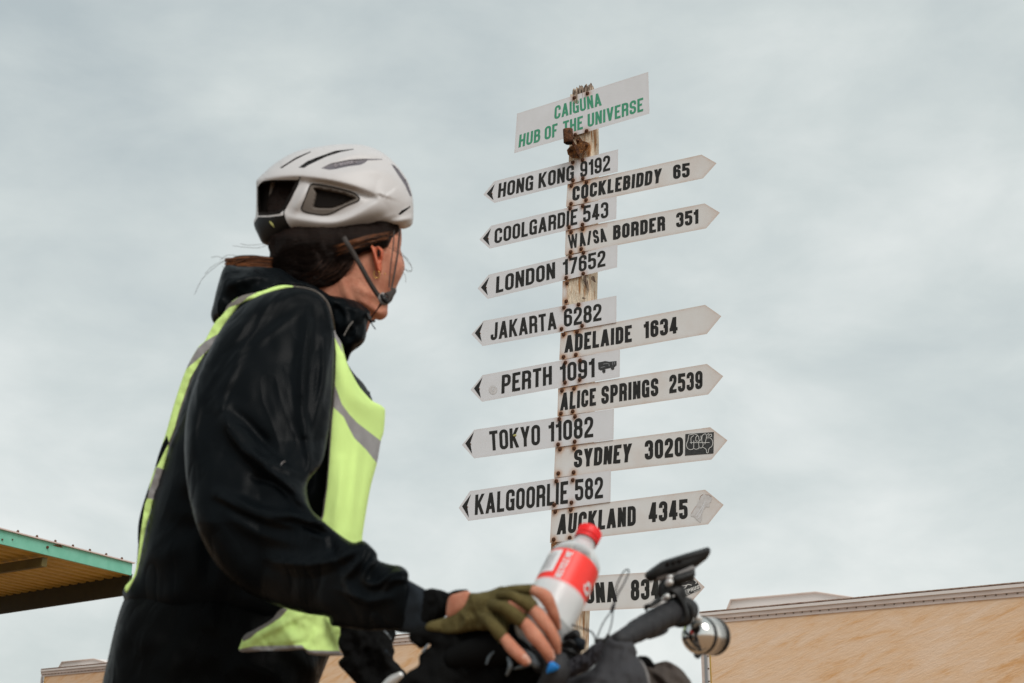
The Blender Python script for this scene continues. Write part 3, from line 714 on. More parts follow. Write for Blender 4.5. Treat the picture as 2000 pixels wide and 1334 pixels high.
for x, y in ((1112, 293), (1129, 274), (1146, 283), (1128, 303), (1120, 269)):
    v, f = tube([PS(x, y, 0.01), PS(x, y, 0.034)], 0.008, seg=8, n=1); obj('bolt', v, f, M['rust'], lamp)

# screw head mesh shared
def screw_mesh():
    me = bpy.data.meshes.new('screw'); bm = bmesh.new(); r = 0.0090
    prof = [(0.0, r * 1.25), (0.0018, r * 1.2), (0.002, r), (0.007, r * 0.85), (0.010, r * 0.55), (0.0105, r * 0.28), (0.007, r * 0.22), (0.007, 0.0001)]
    V, F = lathe(Vector((0, 0, 0)), SN, prof, seg=12)
    me.from_pydata([tuple(v) for v in V], [], F); me.materials.append(M['rust']); me.polygons.foreach_set('use_smooth', [True] * len(F)); me.update(); bm.free()
    return me
SCREW = screw_mesh()
def screw(x, y, off, parent, k=1.0):
    o = bpy.data.objects.new('screw', SCREW); COL.objects.link(o); o.parent = parent
    o.location = PS(x, y, off) - ORG[root_of(parent)]; o.scale = (k, k, k); o.rotation_euler = (0, 0, 0)
    return o

def board(label, px, off, m, texts, screws, s, chevron=None, ink='ink', thick=0.004):
    cx = sum(p[0] for p in px) / len(px); cy = sum(p[1] for p in px) / len(px)
    root = thing('finger_board' if len(px) != 4 else 'title_board', label, 'sign', tuple(PS(cx, cy, off)), 'finger boards on the post' if len(px) != 4 else None)
    # plate with interior grid so rust can follow the screws
    o2 = resample(np.array(px, float), 5.0); corners = [Vector(p) for p in px]
    allp = []
    n = len(px)
    for i in range(n):
        a = np.array(px[i], float); b = np.array(px[(i + 1) % n], float); k = max(1, int(np.linalg.norm(b - a) / 5))
        for t in range(k): allp.append(a + (b - a) * t / k)
    o2 = np.array(allp); x0, y0 = o2.min(0); x1, y1 = o2.max(0)
    G = np.array([(x, y) for x in np.arange(x0, x1, 4.5) for y in np.arange(y0, y1, 4.5)]); G = G[inside(o2, G)]
    d, _, _ = pdist(o2, G, True); G = G[d > 1.5]
    pts = [Vector(q) for q in o2] + [Vector(q) for q in G]
    vs, es, fs, _, _, _ = delaunay_2d_cdt(pts, [(i, (i + 1) % len(o2)) for i in range(len(o2))], [], 1, 1e-4)
    V = np.array([tuple(v) for v in vs]); F = [tuple(q) for q in fs]
    def bend(x, y): return 0.0
    V3 = [PS(x, y, off) for x, y in V]
    F = [q if (V3[q[1]] - V3[q[0]]).cross(V3[q[2]] - V3[q[0]]).dot(SN) > 0 else q[::-1] for q in F]
    nb = len(V3); nbd = len(o2)
    # CDT keeps input order for boundary points
    B3 = [PS(x, y, off - thick) for x, y in o2]; F2 = [tuple(nb + i for i in range(nbd))]
    F3 = []
    for i in range(nbd):
        j = (i + 1) % nbd; F3.append((i, nb + i, nb + j, j))
    allv = V3 + B3; FF = F + F2 + F3; mi = [0] * len(F) + [0] + [1] * len(F3)
    p_ = obj('plate', allv, FF, [m, M['sign_edge']], root, smooth=False, midx=mi)
    # rust attribute
    rust = np.zeros(len(allv))
    sc = np.array(screws, float) if len(screws) else np.zeros((0, 2))
    for i, (x, y) in enumerate(V):
        if len(sc):
            dd = np.hypot(sc[:, 0] - x, (sc[:, 1] - y))
            q = (0.95 if m is M['sign_r'] else 0.8) * np.exp(-(dd / 6.8) ** 2).max()
            st = ((y > sc[:, 1]) * np.exp(-((x - sc[:, 0]) / 2.6) ** 2) * np.exp(-np.maximum(0, y - sc[:, 1]) / 12)).max() * 0.6
            rust[i] = q + st
        if m is M['sign_r']:
            de = pdist(np.array(px, float), np.array([[x, y]]), True)[0][0]; rust[i] += 0.30 * math.exp(-de / 2.6) + 0.16 * max(0, noise.noise(Vector((x * .03, y * .03, 2))))
            if x > px[1][0] - 20: rust[i] += 0.12 * (x - px[1][0] + 20) / 50
            if x < px[0][0] + 80 and y < px[0][1] + 6 - 0.15 * (x - px[0][0]): rust[i] += 0.22
        else:
            de = pdist(np.array(px, float), np.array([[x, y]]), True)[0][0]; rust[i] += 0.10 * math.exp(-de / 1.8)
    at = p_.data.attributes.new('rust', 'FLOAT', 'POINT'); at.data.foreach_set('value', np.clip(rust, 0, 1))
    if texts:
        for (txt, BL, BR, TL, TR) in texts:
            mb = MB(); put_text(mb, txt, BL, BR, TL, TR, s, lambda x, y, o_: PS(x, y, off + o_))
            mb.build('lettering', M[ink], root)
    if chevron:
        tx, ty = px[0]; k = (ty - 380) / 612
        offs = [(6.6, -1.8 - 1.5 * k), (22.5 + 1.5 * k, -21 - 6 * k), (16.5, -3.3 - 1 * k), (20, 10.5 + 8.5 * k)]
        q = [PS(tx + a, ty + b, off + 0.0008) for a, b in offs]
        obj('arrow_mark', q, [(0, 1, 2), (0, 2, 3)], M['ink'], root, smooth=False)
        v, f = tube([PS(tx + 17, ty - 2, off), PS(tx + 17, ty - 2, off + 0.003)], 0.0035, seg=6, n=1); obj('rivet', v, f, M['rust_light'], root)
    for x, y in screws: screw(x, y, off + 0.0008, root)
    return root
def z2(*c): return [(880 + x / 3.336, 120 + y / 3.336) for x, y in c]
def z3(*c): return [(880 + x / 3.511, 480 + y / 3.511) for x, y in c]
def z4(*c): return [(880 + x / 3.032, 780 + y / 3.032) for x, y in c]
LT, RT = 0.0, -0.005
sL, sR = 0.165, 0.20
board('white rectangular board with green words CAIGUNA HUB OF THE UNIVERSE atop the post', z2((433, 340), (1288, 68), (1296, 340), (415, 598)), 0.003, M['sign'],
      [('CAIGUNA', *z2((675, 378), (985, 285), (680, 292), (975, 203))), ('HUB OF', *z2((442, 562), (697, 487), (450, 478), (697, 402))), ('THE', *z2((733, 477), (862, 438), (733, 392), (862, 353))), ('UNIVERSE', *z2((893, 429), (1255, 322), (893, 344), (1255, 235)))],
      z2((806, 237), (892, 208), (812, 478), (886, 453)), 0.165, ink='ink_green')
board('left pointing white arrow board reading HONG KONG 9192', z2((213, 868), (285, 780), (1092, 572), (1090, 718), (285, 922)), LT, M['sign'],
      [('HONG KONG', *z2((307, 890), (803, 772), (315, 795), (805, 672))), ('9192', *z2((845, 757), (1040, 708), (845, 655), (1040, 608)))],
      z2((796, 657), (860, 642), (798, 775), (862, 762)), sL, True)
board('right pointing white arrow board reading COCKLEBIDDY 65', z2((762, 800), (1635, 607), (1733, 663), (1645, 762), (752, 948)), RT, M['sign_r'],
      [('COCKLEBIDDY', *z2((793, 910), (1370, 788), (795, 817), (1378, 695))), ('65', *z2((1450, 768), (1558, 750), (1450, 676), (1558, 660)))],
      z2((787, 810), (886, 787), (785, 927), (883, 903)), sR)
board('left pointing white arrow board reading COOLGARDIE 543', z2((188, 1160), (265, 1070), (1083, 878), (1080, 1025), (255, 1220)), LT, M['sign'],
      [('COOLGARDIE', *z2((285, 1188), (825, 1060), (288, 1092), (828, 958))), ('543', *z2((863, 1050), (1028, 1015), (865, 942), (1028, 913)))],
      z2((779, 957), (861, 941), (772, 1080), (860, 1063)), sL, True)
board('right pointing white arrow board reading WA/SA BORDER 351', z2((750, 1100), (1655, 925), (1755, 985), (1665, 1088), (745, 1262)), RT, M['sign_r'],
      [('WA/SA', *z2((768, 1222), (1020, 1172), (762, 1132), (1005, 1085))), ('BORDER', *z2((1058, 1163), (1398, 1100), (1060, 1070), (1398, 1005))), ('351', *z2((1470, 1082), (1615, 1055), (1470, 988), (1615, 962)))],
      z2((785, 1112), (861, 1092), (783, 1241), (851, 1222)), sR)
board('left pointing white arrow board reading LONDON 17652', z3((185, 293), (262, 198), (1145, -10), (1142, 148), (255, 365)), LT, M['sign'],
      [('LONDON', *z3((310, 325), (717, 222), (315, 212), (717, 110))), ('17652', *z3((770, 205), (1062, 138), (770, 97), (1062, 28)))],
      z3((820, 75), (912, 47), (793, 219), (910, 191)), sL, True)
board('left pointing white arrow board reading JAKARTA 6282', z3((143, 607), (225, 515), (1138, 342), (1137, 525), (220, 688)), LT, M['sign'],
      [('JAKARTA', *z3((273, 650), (728, 570), (280, 530), (722, 452))), ('6282', *z3((777, 558), (1035, 510), (777, 435), (1035, 395)))],
      z3((778, 423), (878, 402), (761, 570), (902, 549)), sL, True)
board('right pointing white arrow board reading ADELAIDE 1634', z3((755, 597), (1745, 405), (1857, 483), (1757, 605), (745, 785)), RT, M['sign_r'],
      [('ADELAIDE', *z3((780, 735), (1243, 657), (785, 617), (1243, 543))), ('1634', *z3((1325, 637), (1557, 598), (1325, 522), (1557, 485)))],
      z3((776, 609), (867, 590), (775, 762), (859, 747)), sR)
perth = board('left pointing white arrow board reading PERTH 1091 with a small vehicle sticker', z3((137, 988), (220, 887), (1162, 710), (1160, 900), (215, 1070)), LT, M['sign'],
      [('PERTH', *z3((348, 1015), (695, 950), (352, 888), (695, 822))), ('1091', *z3((750, 937), (988, 900), (750, 810), (988, 770)))],
      z3((787, 801), (888, 787), (785, 938), (886, 918)), sL, True)
board('right pointing white arrow board reading ALICE SPRINGS 2539', z3((738, 978), (1758, 810), (1870, 895), (1767, 1020), (732, 1172)), RT, M['sign_r'],
      [('ALICE', *z3((750, 1132), (997, 1093), (758, 1010), (997, 975))), ('SPRINGS', *z3((1033, 1087), (1425, 1027), (1035, 965), (1425, 905))), ('2539', *z3((1500, 1012), (1728, 978), (1500, 888), (1728, 855)))],
      z3((764, 993), (847, 979), (757, 1150), (838, 1136)), sR)
tokyo = board('left pointing white arrow board reading TOKYO 11082', z4((67, 270), (140, 180), (968, 55), (965, 237), (140, 350)), LT, M['sign'],
      [('TOKYO', *z4((235, 305), (530, 268), (228, 190), (530, 148))), ('11082', *z4((580, 252), (845, 222), (580, 136), (845, 100)))],
      z4((644, 116), (737, 102), (637, 267), (735, 250)), sL, True)
sydney = board('right pointing white arrow board reading SYDNEY 3020 with a black graffiti sticker', z4((620, 285), (1538, 165), (1640, 243), (1545, 357), (612, 465)), RT, M['sign_r'],
      [('SYDNEY', *z4((730, 405), (1065, 370), (732, 300), (1075, 260))), ('3020', *z4((1150, 358), (1377, 335), (1150, 245), (1377, 222)))],
      z4((648, 296), (732, 290), (638, 438), (729, 432)), sR)
board('left pointing white arrow board reading KALGOORLIE 582', z4((48, 643), (115, 543), (950, 420), (947, 607), (105, 720)), LT, M['sign'],
      [('KALGOORLIE', *z4((143, 685), (695, 615), (147, 565), (697, 483))), ('582', *z4((737, 600), (903, 583), (737, 475), (903, 458)))],
      z4((626, 484), (724, 478), (614, 624), (716, 611)), sL, True)
auck = board('right pointing white arrow board reading AUCKLAND 4345, behind the bottle cap', z4((598, 652), (1508, 535), (1617, 625), (1525, 740), (588, 850)), RT, M['sign_r'],
      [('AUCKLAND', *z4((628, 802), (1097, 745), (640, 682), (1097, 630))), ('4345', *z4((1172, 730), (1405, 705), (1175, 612), (1403, 590)))],
      z4((620, 665), (712, 653), (611, 830), (706, 820)), sR)
ced = board('lowest white arrow board, mostly behind the bottle, ending in 834 and a round black sticker', [(1072, 1130), (1340, 1113), (1376.5, 1146.7), (1342.8, 1184), (1070, 1197)], RT, M['sign_r'],
      [('CEDUNA', (1083, 1183), (1205.5, 1175), (1083, 1143), (1202, 1135.5)), ('834', (1232, 1173), (1288.5, 1169), (1232, 1133), (1288, 1129.5))],
      [(1082, 1139), (1112, 1136), (1080, 1190), (1111, 1188)], sR)
# stub of a broken board
br = board('broken off stub of white board screwed to the post below LONDON', z3((768, 242), (812, 235), (801, 290), (797, 350), (813, 398), (765, 412)), RT, M['sign_r'], [], z3((799, 257), (794, 381)), sL)
br.name = 'broken_board'
tin = plate('packing_strip', [(1076, 1062), (1116, 1057), (1116, 1066), (1077, 1072)], RT + 0.002, 0.004, M['rust_light'], post)
# stickers
def flat(name, px, off, m, parent): 
    v = [PS(x, y, off) for x, y in px]
    return obj(name, v, [tuple(range(len(v)))], m, parent, smooth=False)
def pline(mb, px, w, off, closed=False):
    a = cr(px, 5, closed); pts = [np.array(q) for q in a]
    for q in stroke(pts, w, closed):
        v = [PS(x, y, off) for x, y in q]
        if (v[1] - v[0]).cross(v[2] - v[0]).dot(SN) < 0: v = v[::-1]
        mb.add(v, [(0, 1, 2, 3)])
def zs(*c): return [(1290 + x / 6.064, 820 + y / 6.064) for x, y in c]
st = flat('sticker', zs((294, 168), (632, 144), (628, 398), (290, 424)), RT + 0.0012, M['sticker_dark'], sydney)
mb = MB()
for ln in (((335, 180), (325, 240), (308, 290), (320, 335), (355, 352), (390, 335), (395, 245)), ((395, 185), (362, 215), (365, 285)), ((335, 180), (400, 168), (440, 185), (420, 205), (420, 250), (440, 250)),
           ((390, 335), (420, 348), (455, 330), (450, 260), (470, 250)), ((455, 330), (490, 330), (505, 290), (490, 250), (495, 190), (530, 165), (545, 200), (525, 290)), ((450, 190), (460, 240), (480, 230), (480, 185)),
           ((545, 215), (590, 215), (618, 255), (610, 310), (575, 340), (565, 385), (548, 390), (540, 350), (505, 325)), ((350, 270), (580, 268)), ((552, 175), (572, 165), (575, 190), (555, 195)), ((583, 175), (603, 170), (605, 195), (585, 200))):
    pline(mb, zs(*ln), 1.0, RT + 0.002)
mb.build('white_outline', M['white_ink'], st)
flat('sticker', zs((500, 880), (540, 885), (590, 890), (612, 930), (600, 975), (580, 985), (580, 1035), (540, 1030), (510, 1070), (495, 1110), (492, 1175), (475, 1218), (430, 1185), (400, 1150), (360, 1140), (365, 1100), (420, 1020), (465, 930)), RT + 0.0012, M['sticker_fade'], auck)
mb = MB(); pline(mb, zs((365, 1110), (395, 1060), (425, 1018)), 0.9, RT + 0.0016); pline(mb, zs((462, 945), (475, 905), (502, 884)), 0.9, RT + 0.0016); pline(mb, zs((530, 885), (575, 892), (605, 915)), 0.9, RT + 0.0016)
mb.build('torn_edge', M['sign_edge'], auck)
mb = MB(); pline(mb, zs((420, 1140), (470, 1070), (530, 970)), 1.6, RT + 0.0017); pline(mb, zs((440, 1170), (480, 1110), (520, 1010)), 1.2, RT + 0.0017); mb.build('faded_print', M['sign'], auck)
def zc_(*c): return [(1230 + x / 7.847, 1060 + y / 7.847) for x, y in c]
st = flat('sticker', zc_((700, 690), (760, 640), (850, 590), (960, 555), (1030, 590), (1060, 650), (1085, 700), (1080, 725), (960, 775), (860, 820), (760, 800)), RT + 0.0012, M['sticker_dark'], ced)
mb = MB()
put_text(mb, 'EPRUS', *zc_((850, 785), (1070, 700), (840, 730), (1060, 645)), 0.17, lambda x, y, o_: PS(x, y, RT + 0.0014 + o_))
pline(mb, zc_((790, 660), (860, 655), (900, 640), (950, 650)), 1.4, RT + 0.0018); pline(mb, zc_((860, 600), (960, 565), (1020, 600), (1010, 630)), 1.3, RT + 0.0018); pline(mb, zc_((820, 700), (850, 690), (870, 655)), 1.6, RT + 0.0018)
pline(mb, zc_((860, 800), (925, 775)), 0.9, RT + 0.0018); pline(mb, zc_((980, 755), (1080, 715)), 0.9, RT + 0.0018)
mb.build('sticker_print', M['white_ink'], st)
flat('sticker', zc_((650, 690), (700, 650), (820, 600), (850, 605), (760, 650), (690, 695)), RT + 0.0011, M['sticker_teal'], ced)
# small vehicle sticker on the PERTH board
mb = MB()
tr_ = [z3(*q) for q in (((1012, 800), (1040, 795), (1060, 790), (1090, 795), (1138, 790), (1138, 820), (1120, 835), (1095, 838), (1060, 845), (1030, 855), (1014, 845)), ((1040, 850), (1062, 848), (1062, 868), (1050, 874), (1040, 865)), ((1100, 832), (1122, 828), (1122, 846), (1110, 852), (1100, 845)))]
for k, q in enumerate(tr_): mb.add([PS(x, y, LT + 0.0012 + k * 0.0002) for x, y in q], [tuple(range(len(q)))])
st = mb.build('sticker', M['sticker_dark'], perth)
mb = MB(); 
for ln in (((1045, 812), (1080, 806)), ((1085, 806), (1088, 826)), ((1112, 798), (1112, 818)), ((1030, 835), (1058, 828)), ((1125, 797), (1126, 814))): pline(mb, z3(*ln), 0.8, LT + 0.0018)
mb.build('sticker_print', M['label_grey'], st)
c = np.array(z3((291, 988)))[0]; ringp = [(c[0] + 8.2 * math.cos(a), c[1] + 8.8 * math.sin(a)) for a in np.linspace(0, 2 * math.pi, 20)[:-1]]
flat('sticker', ringp, LT + 0.0011, M['sticker_fade'], perth)
mb = MB(); pline(mb, [(c[0] + 6 * math.cos(a), c[1] + 6.4 * math.sin(a)) for a in np.linspace(0, 2 * math.pi, 14)[:-1]], 0.8, LT + 0.0016, True)
put_text(mb, 'S', (c[0] - 2, c[1] + 4), (c[0] + 2, c[1] + 3), (c[0] - 2, c[1] - 3), (c[0] + 2, c[1] - 4), 0.15, lambda x, y, o_: PS(x, y, LT + 0.0014 + o_)); mb.build('sticker_print', M['sign'], perth)
v, f = tube([PS(1007, 850, 0), PS(1004, 851, 0.004)], 0.006, seg=8, n=2); obj('lichen_spot', v, f, M['seed'], tokyo)

# ================================================================== RIDER
person = thing('person', 'cyclist in black jacket, lime reflective vest and white helmet looking up at the signpost', 'person', (-0.42, 2.3, 0))
# ---- trousers, legs and shoes (mostly below the frame)
inflate('trousers', [(300, 1135), (262, 1150), (247, 1162), (233, 1195), (221, 1240), (211, 1285), (200, 1334), (190, 1400), (185, 1500), (215, 1590), (330, 1620), (470, 1600), (560, 1540),
                     (598, 1430), (610, 1380), (623, 1334), (640, 1290), (655, 1240), (620, 1150), (450, 1130)], 2.30, M['trouser'], person, cap=0.15, step=11,
        ridges=[([(560, 1260), (600, 1300), (640, 1345)], .012, 18, 12), ([(470, 1300), (540, 1330), (580, 1400)], .012, 20, 16), ([(260, 1180), (236, 1240), (225, 1300)], .006, 18, 14)], wrinkle=0.012, wfreq=10)
def P3(x, y, z): return Vector((x, y, z))
tobj('leg', [P(330, 1480, 2.27), P3(-0.50, 2.24, 0.50), P3(-0.56, 2.30, 0.30), P3(-0.58, 2.32, 0.10)], [.105, .072, .062, .05], M['trouser'], person, seg=16)
tobj('leg', [P(450, 1480, 2.38), P3(-0.40, 2.44, 0.50), P3(-0.38, 2.48, 0.30), P3(-0.39, 2.48, 0.10)], [.105, .072, .062, .05], M['trouser'], person, seg=16)
for x, y in ((-0.58, 2.32), (-0.39, 2.48)):
    v, f = tube([P3(x - .07, y, .06), P3(x, y, .07), P3(x + .10, y - .01, .045), P3(x + .19, y - .02, .035)], [.035, .05, .045, .03], seg=14, n=4); obj('shoe', v, f, M['black_cloth'], person)
# ---- torso
inflate('jacket', [(430, 605), (416, 645), (400, 680), (384, 708), (369, 738), (346, 803), (334, 843), (318, 888), (308, 918), (293, 975), (281, 1027), (270, 1085), (262, 1123),
                   (240, 1165), (300, 1230), (470, 1240), (650, 1235), (668, 1180), (692, 1100), (706, 1020), (722, 930), (733, 860), (736, 815), (728, 783), (712, 752), (692, 730),
                   (678, 708), (672, 680), (668, 630), (640, 580), (585, 556), (520, 560), (470, 575)], 2.30, M['jacket'], person, cap=0.155, step=8.5,
        ridges=[([(648, 700), (628, 820), (612, 960)], .018, 14, 20), ([(600, 900), (612, 800), (625, 700)], .012, 14, 12)], wrinkle=0.02, wfreq=7)
# front zip placket seen past the vest
inflate('zip_placket', [(676, 700), (679, 716), (695, 741), (708, 755), (722, 765), (723, 770), (727, 782), (715, 775), (697, 756), (684, 736), (672, 712)], 2.335, M['jacket'], person, cap=0.012, step=3)
# ---- hood
inflate('hood', [(440, 520), (426, 555), (417, 592), (412, 615), (419, 632), (436, 628), (470, 612), (520, 590), (570, 575), (620, 578), (650, 596), (660, 590), (628, 566), (600, 553), (580, 546), (562, 534),
                 (544, 524), (505, 521), (470, 521)], 2.285, M['jacket'], person, asp=1.5, cap=0.09, step=5,
        ridges=[([(438, 558), (470, 546), (505, 540), (540, 541)], .010, 7, 10), ([(545, 524), (580, 542), (625, 570), (650, 590)], .012, 9, 7), ([(424, 575), (428, 600), (432, 622)], .008, 8, 8), ([(500, 575), (540, 556), (600, 556)], .008, 8, 8)],
        wrinkle=0.010, wfreq=22)
# ---- collar
inflate('collar', [(618, 566), (640, 576), (676, 582), (700, 590), (721.5, 607), (722, 617), (717, 634), (716, 650), (712, 666), (702, 677), (688, 687), (683, 695), (678, 706), (668, 690), (656, 655), (645, 620), (628, 592)],
        2.27, M['jacket'], person, asp=1.2, cap=0.07, step=4,
        ridges=[([(668, 598), (676, 615), (675, 640)], .007, 4, 5), ([(700, 640), (694, 660), (680, 676)], .008, 4, 5), ([(646, 584), (676, 600), (706, 606)], .006, 5, 6), ([(712, 640), (705, 662), (690, 675)], .006, 3, 4)], wrinkle=0.010, wfreq=30)
ribbon('collar_tape', [(690, 627, 2.205), (680, 640, 2.197), (672, 655, 2.195)], 2.2, M['piping'], person)
# ---- vest back strip
yb = lambda x, y: 2.215 + 0.055 * np.clip((470 - x) / 200, 0, 1)
def bandregion(nm, poly, m): return (nm, poly, 0.0, m)
inflate('vest_back', [(436, 613), (419, 631), (400, 665.5), (386.5, 679), (364, 720), (341.6, 784), (324, 846), (309, 890), (300.7, 920), (281, 979), (271, 1018), (269, 1050), (269.5, 1068), (265.6, 1110), (258, 1130), (244, 1146), (247, 1158), (258, 1140),
                      (266, 1122), (274, 1089), (283, 1040), (292, 1005), (303, 965), (316, 930), (322, 905), (330, 875), (343.6, 838), (352, 807), (375, 741), (392, 706), (409, 683), (424, 658), (436, 641.6), (445.6, 625), (460, 605.6), (469.6, 594), (484, 587), (503, 583), (534, 573), (565, 563), (585, 566), (588, 560), (568, 558), (553, 557), (534, 560.5), (510, 569), (472, 578), (446, 595)],
        yb, M['vest'], person, asp=0.5, cap=0.0045, step=4, flatmin=0.002, wrinkle=0.004, wfreq=40,
        regions=[('reflective_stripe', [(426, 652), (400, 667), (386, 680), (380, 690), (362, 721), (367, 718), (392, 697), (408, 682), (415, 672)], 0, M['tape']),
                 ('reflective_stripe', [(306, 912), (322, 917), (303, 976), (286, 973)], 0, M['tape']),
                 ('grey_panel', [(436, 612), (443, 596), (472, 577), (503, 566), (512, 566), (485, 580), (470, 592), (447, 601)], 0, M['piping']),
                 ('edge_binding', [(405, 690), (375, 746), (352, 812), (343, 842), (331, 872), (328, 868), (341, 836), (349, 805), (372, 738), (401, 688)], 0, M['piping']),
                 ('edge_binding', [(330, 864), (310, 905), (297, 925), (288, 972), (283, 985), (275, 1040), (268, 1100), (262, 1105), (262, 1010), (295, 915), (316, 870), (326, 850)], 0, M['jacket'])])
# ---- vest front
yf = lambda x, y: 2.135 + 0.16 * np.clip((x - 648) / 104, 0, 1) ** 2 + 0.0 * y
vf = inflate('vest_front', [(653, 637), (655, 650), (666, 668), (672, 690), (679, 712), (690, 735), (701, 754), (713, 769), (727, 783), (741, 790), (751, 798), (752, 806), (751.5, 819), (749, 845), (744, 861), (736.5, 903), (724, 950), (715, 999), (708, 1045), (706, 1063), (690, 1075), (650, 1060), (622, 1020),
                       (629, 1007), (633, 975), (637, 950), (641, 900), (646, 820), (649.5, 788), (652, 740), (654, 692)],
        yf, M['vest'], person, asp=0.35, cap=0.0045, step=5, flatmin=0.002, wrinkle=0.0025, wfreq=9,
        ridges=[([(700, 860), (692, 940), (684, 1040)], .006, 9, 7), ([(668, 700), (690, 770), (735, 805)], .010, 10, 22), ([(668, 900), (664, 960), (652, 1020)], .004, 8, 8), ([(730, 870), (716, 950), (700, 1040)], .005, 8, 8)],
        regions=[('reflective_stripe', [(652, 746), (660, 768), (668, 790), (682, 809), (698, 826), (720, 843), (745, 862), (737, 906), (715, 878), (692, 855.5), (680, 833), (671, 814), (652, 796)], 0, M['tape']),
                 ('shoulder_tape', [(651, 632), (660, 648), (666, 668), (670, 690), (658, 668), (652, 655)], 0, M['tape']),
                 ('edge_binding', [(652.5, 642), (656.5, 692), (655, 742), (652.5, 788), (649, 822), (643.5, 902), (639.5, 952), (632, 1008), (626, 1022), (616, 1022), (630, 950), (640, 800), (648, 690), (650, 650)], 0, M['piping'])])
# shoulder edge piping
ribbon('edge_binding', [(572, 559, 2.085), (600, 563, 2.075), (622, 572, 2.072), (640, 591, 2.075), (649, 618, 2.085), (654, 645, 2.115)], 2.6, M['piping'], person)
# ---- lower vest flap
yl = lambda x, y: 2.115 + 0.05 * np.clip((x - 560) / 110, 0, 1) ** 2
inflate('vest_hem', [(470, 1273), (471, 1255), (478, 1240), (500, 1228), (530, 1210), (552, 1188), (600, 1180), (660, 1190), (672, 1215), (668, 1226), (661, 1255), (664, 1272), (671, 1280), (655, 1281), (640, 1281), (604, 1278), (592, 1269), (560, 1271), (520, 1271)],
        yl, M['vest'], person, asp=0.4, cap=0.0045, step=4, flatmin=0.002, wrinkle=0.009, wfreq=22, ridges=[([(495, 1250), (540, 1225), (590, 1200)], .006, 7, 7), ([(495, 1262), (540, 1262), (600, 1255)], -.004, 5, 5), ([(560, 1230), (575, 1255), (600, 1268)], .005, 9, 9)],
        regions=[('hem_tape', [(464, 1280), (467, 1268), (497, 1262), (535, 1261), (590, 1260), (597, 1268), (606, 1270), (664, 1271.5), (673, 1278), (676, 1286), (600, 1287)], 0, M['tape']),
                 ('hem_tape', [(475, 1253), (472, 1246), (478, 1237), (500, 1225), (530, 1206), (549, 1186), (562, 1190), (548, 1206), (524, 1222), (500, 1236), (488, 1247)], 0, M['piping'])])
# ---- near sleeve
ysl = lambda x, y: 2.12 - 0.10 * np.clip((y - 620) / 400, 0, 1) - 0.30 * np.clip((x - 510) / 380, 0, 1) * np.clip((y - 860) / 160, 0, 1)
inflate('sleeve', [(480, 592), (520, 572), (568, 561), (600, 563), (624, 573), (641, 592), (650, 622), (653, 660), (652, 720), (648, 790), (641, 850), (628, 905), (600, 945), (606, 990), (629, 1015), (655, 1038), (688, 1059), (709, 1056), (724, 1067),
                   (736, 1081), (739, 1094), (761, 1102), (784, 1106), (797, 1118), (798, 1134), (802, 1160), (800, 1200), (800, 1236), (773, 1231), (720, 1232), (690, 1228), (666, 1224), (648, 1222), (642, 1206), (600, 1199), (561, 1189), (520, 1175),
                   (470, 1150), (420, 1100), (385, 1030), (366, 950), (360, 870), (366, 800), (382, 745), (405, 690), (440, 630)],
        ysl, M['jacket'], person, asp=0.72, cap=0.078, step=5.0,
        ridges=[([(575, 572), (510, 600), (450, 650), (405, 705), (385, 760)], .010, 22, 16), ([(604, 628), (594, 720), (592, 800), (600, 850), (606, 880)], .014, 7, 14), ([(634, 660), (632, 740), (618, 800), (606, 850)], .013, 8, 9),
                ([(432, 800), (468, 860), (520, 915), (575, 958), (618, 1000)], .022, 20, 12), ([(455, 805), (490, 835), (530, 880)], -.012, 12, 12), ([(424, 965), (470, 985), (530, 1008), (590, 1014), (640, 1030)], .018, 13, 11),
                ([(500, 935), (540, 945), (580, 985)], -.012, 10, 8), ([(545, 1016), (590, 1022), (640, 1046)], -.014, 8, 8), ([(560, 965), (590, 985), (625, 1016)], .010, 7, 7), ([(535, 1098), (600, 1104), (655, 1094), (690, 1078), (715, 1062)], .018, 16, 9),
                ([(648, 1050), (650, 1075), (662, 1098)], -.010, 8, 8), ([(716, 1066), (706, 1090), (690, 1112), (676, 1124)], .014, 7, 7), ([(738, 1090), (718, 1108), (714, 1132), (728, 1142)], .013, 6, 6), ([(796, 1118), (765, 1122), (740, 1140), (722, 1142)], .014, 6, 6),
                ([(795, 1132), (768, 1133), (752, 1150)], .012, 5, 5), ([(675, 1140), (690, 1160), (720, 1175), (760, 1168)], .012, 10, 9), ([(396, 760), (376, 820), (378, 900)], .010, 12, 14), ([(604, 600), (600, 650), (592, 700), (590, 770)], .005, 4, 5), ([(620, 690), (613, 740), (608, 790), (596, 850)], .005, 4, 5), ([(590, 830), (598, 870), (604, 905), (596, 935)], .006, 6, 5),
                ([(440, 812), (450, 845), (474, 880), (505, 912)], .006, 4, 7), ([(470, 820), (500, 860), (545, 900), (590, 930)], .007, 5, 8), ([(505, 900), (540, 930), (578, 962), (585, 985)], .006, 4, 6), ([(430, 972), (480, 1000), (545, 1022), (590, 1026)], .006, 4, 5), ([(560, 1000), (600, 1018), (640, 1022)], .006, 3, 5),
                ([(600, 1040), (630, 1050), (650, 1040)], .005, 3, 5), ([(420, 660), (395, 700), (380, 740)], .005, 5, 8), ([(448, 690), (425, 725), (402, 765)], .004, 4, 6), ([(660, 1150), (690, 1165), (712, 1164)], .004, 4, 5), ([(555, 1115), (610, 1118), (660, 1105)], .005, 4, 6), ([(700, 1075), (694, 1095), (676, 1112)], .005, 3, 4), ([(570, 620), (540, 640), (500, 672)], .004, 8, 8), ([(470, 680), (445, 740), (415, 780)], .008, 16, 12), ([(480, 880), (530, 905), (575, 925)], .010, 9, 9), ([(440, 1000), (500, 1040), (570, 1060)], .008, 14, 12)],
        wrinkle=0.006, wfreq=9)
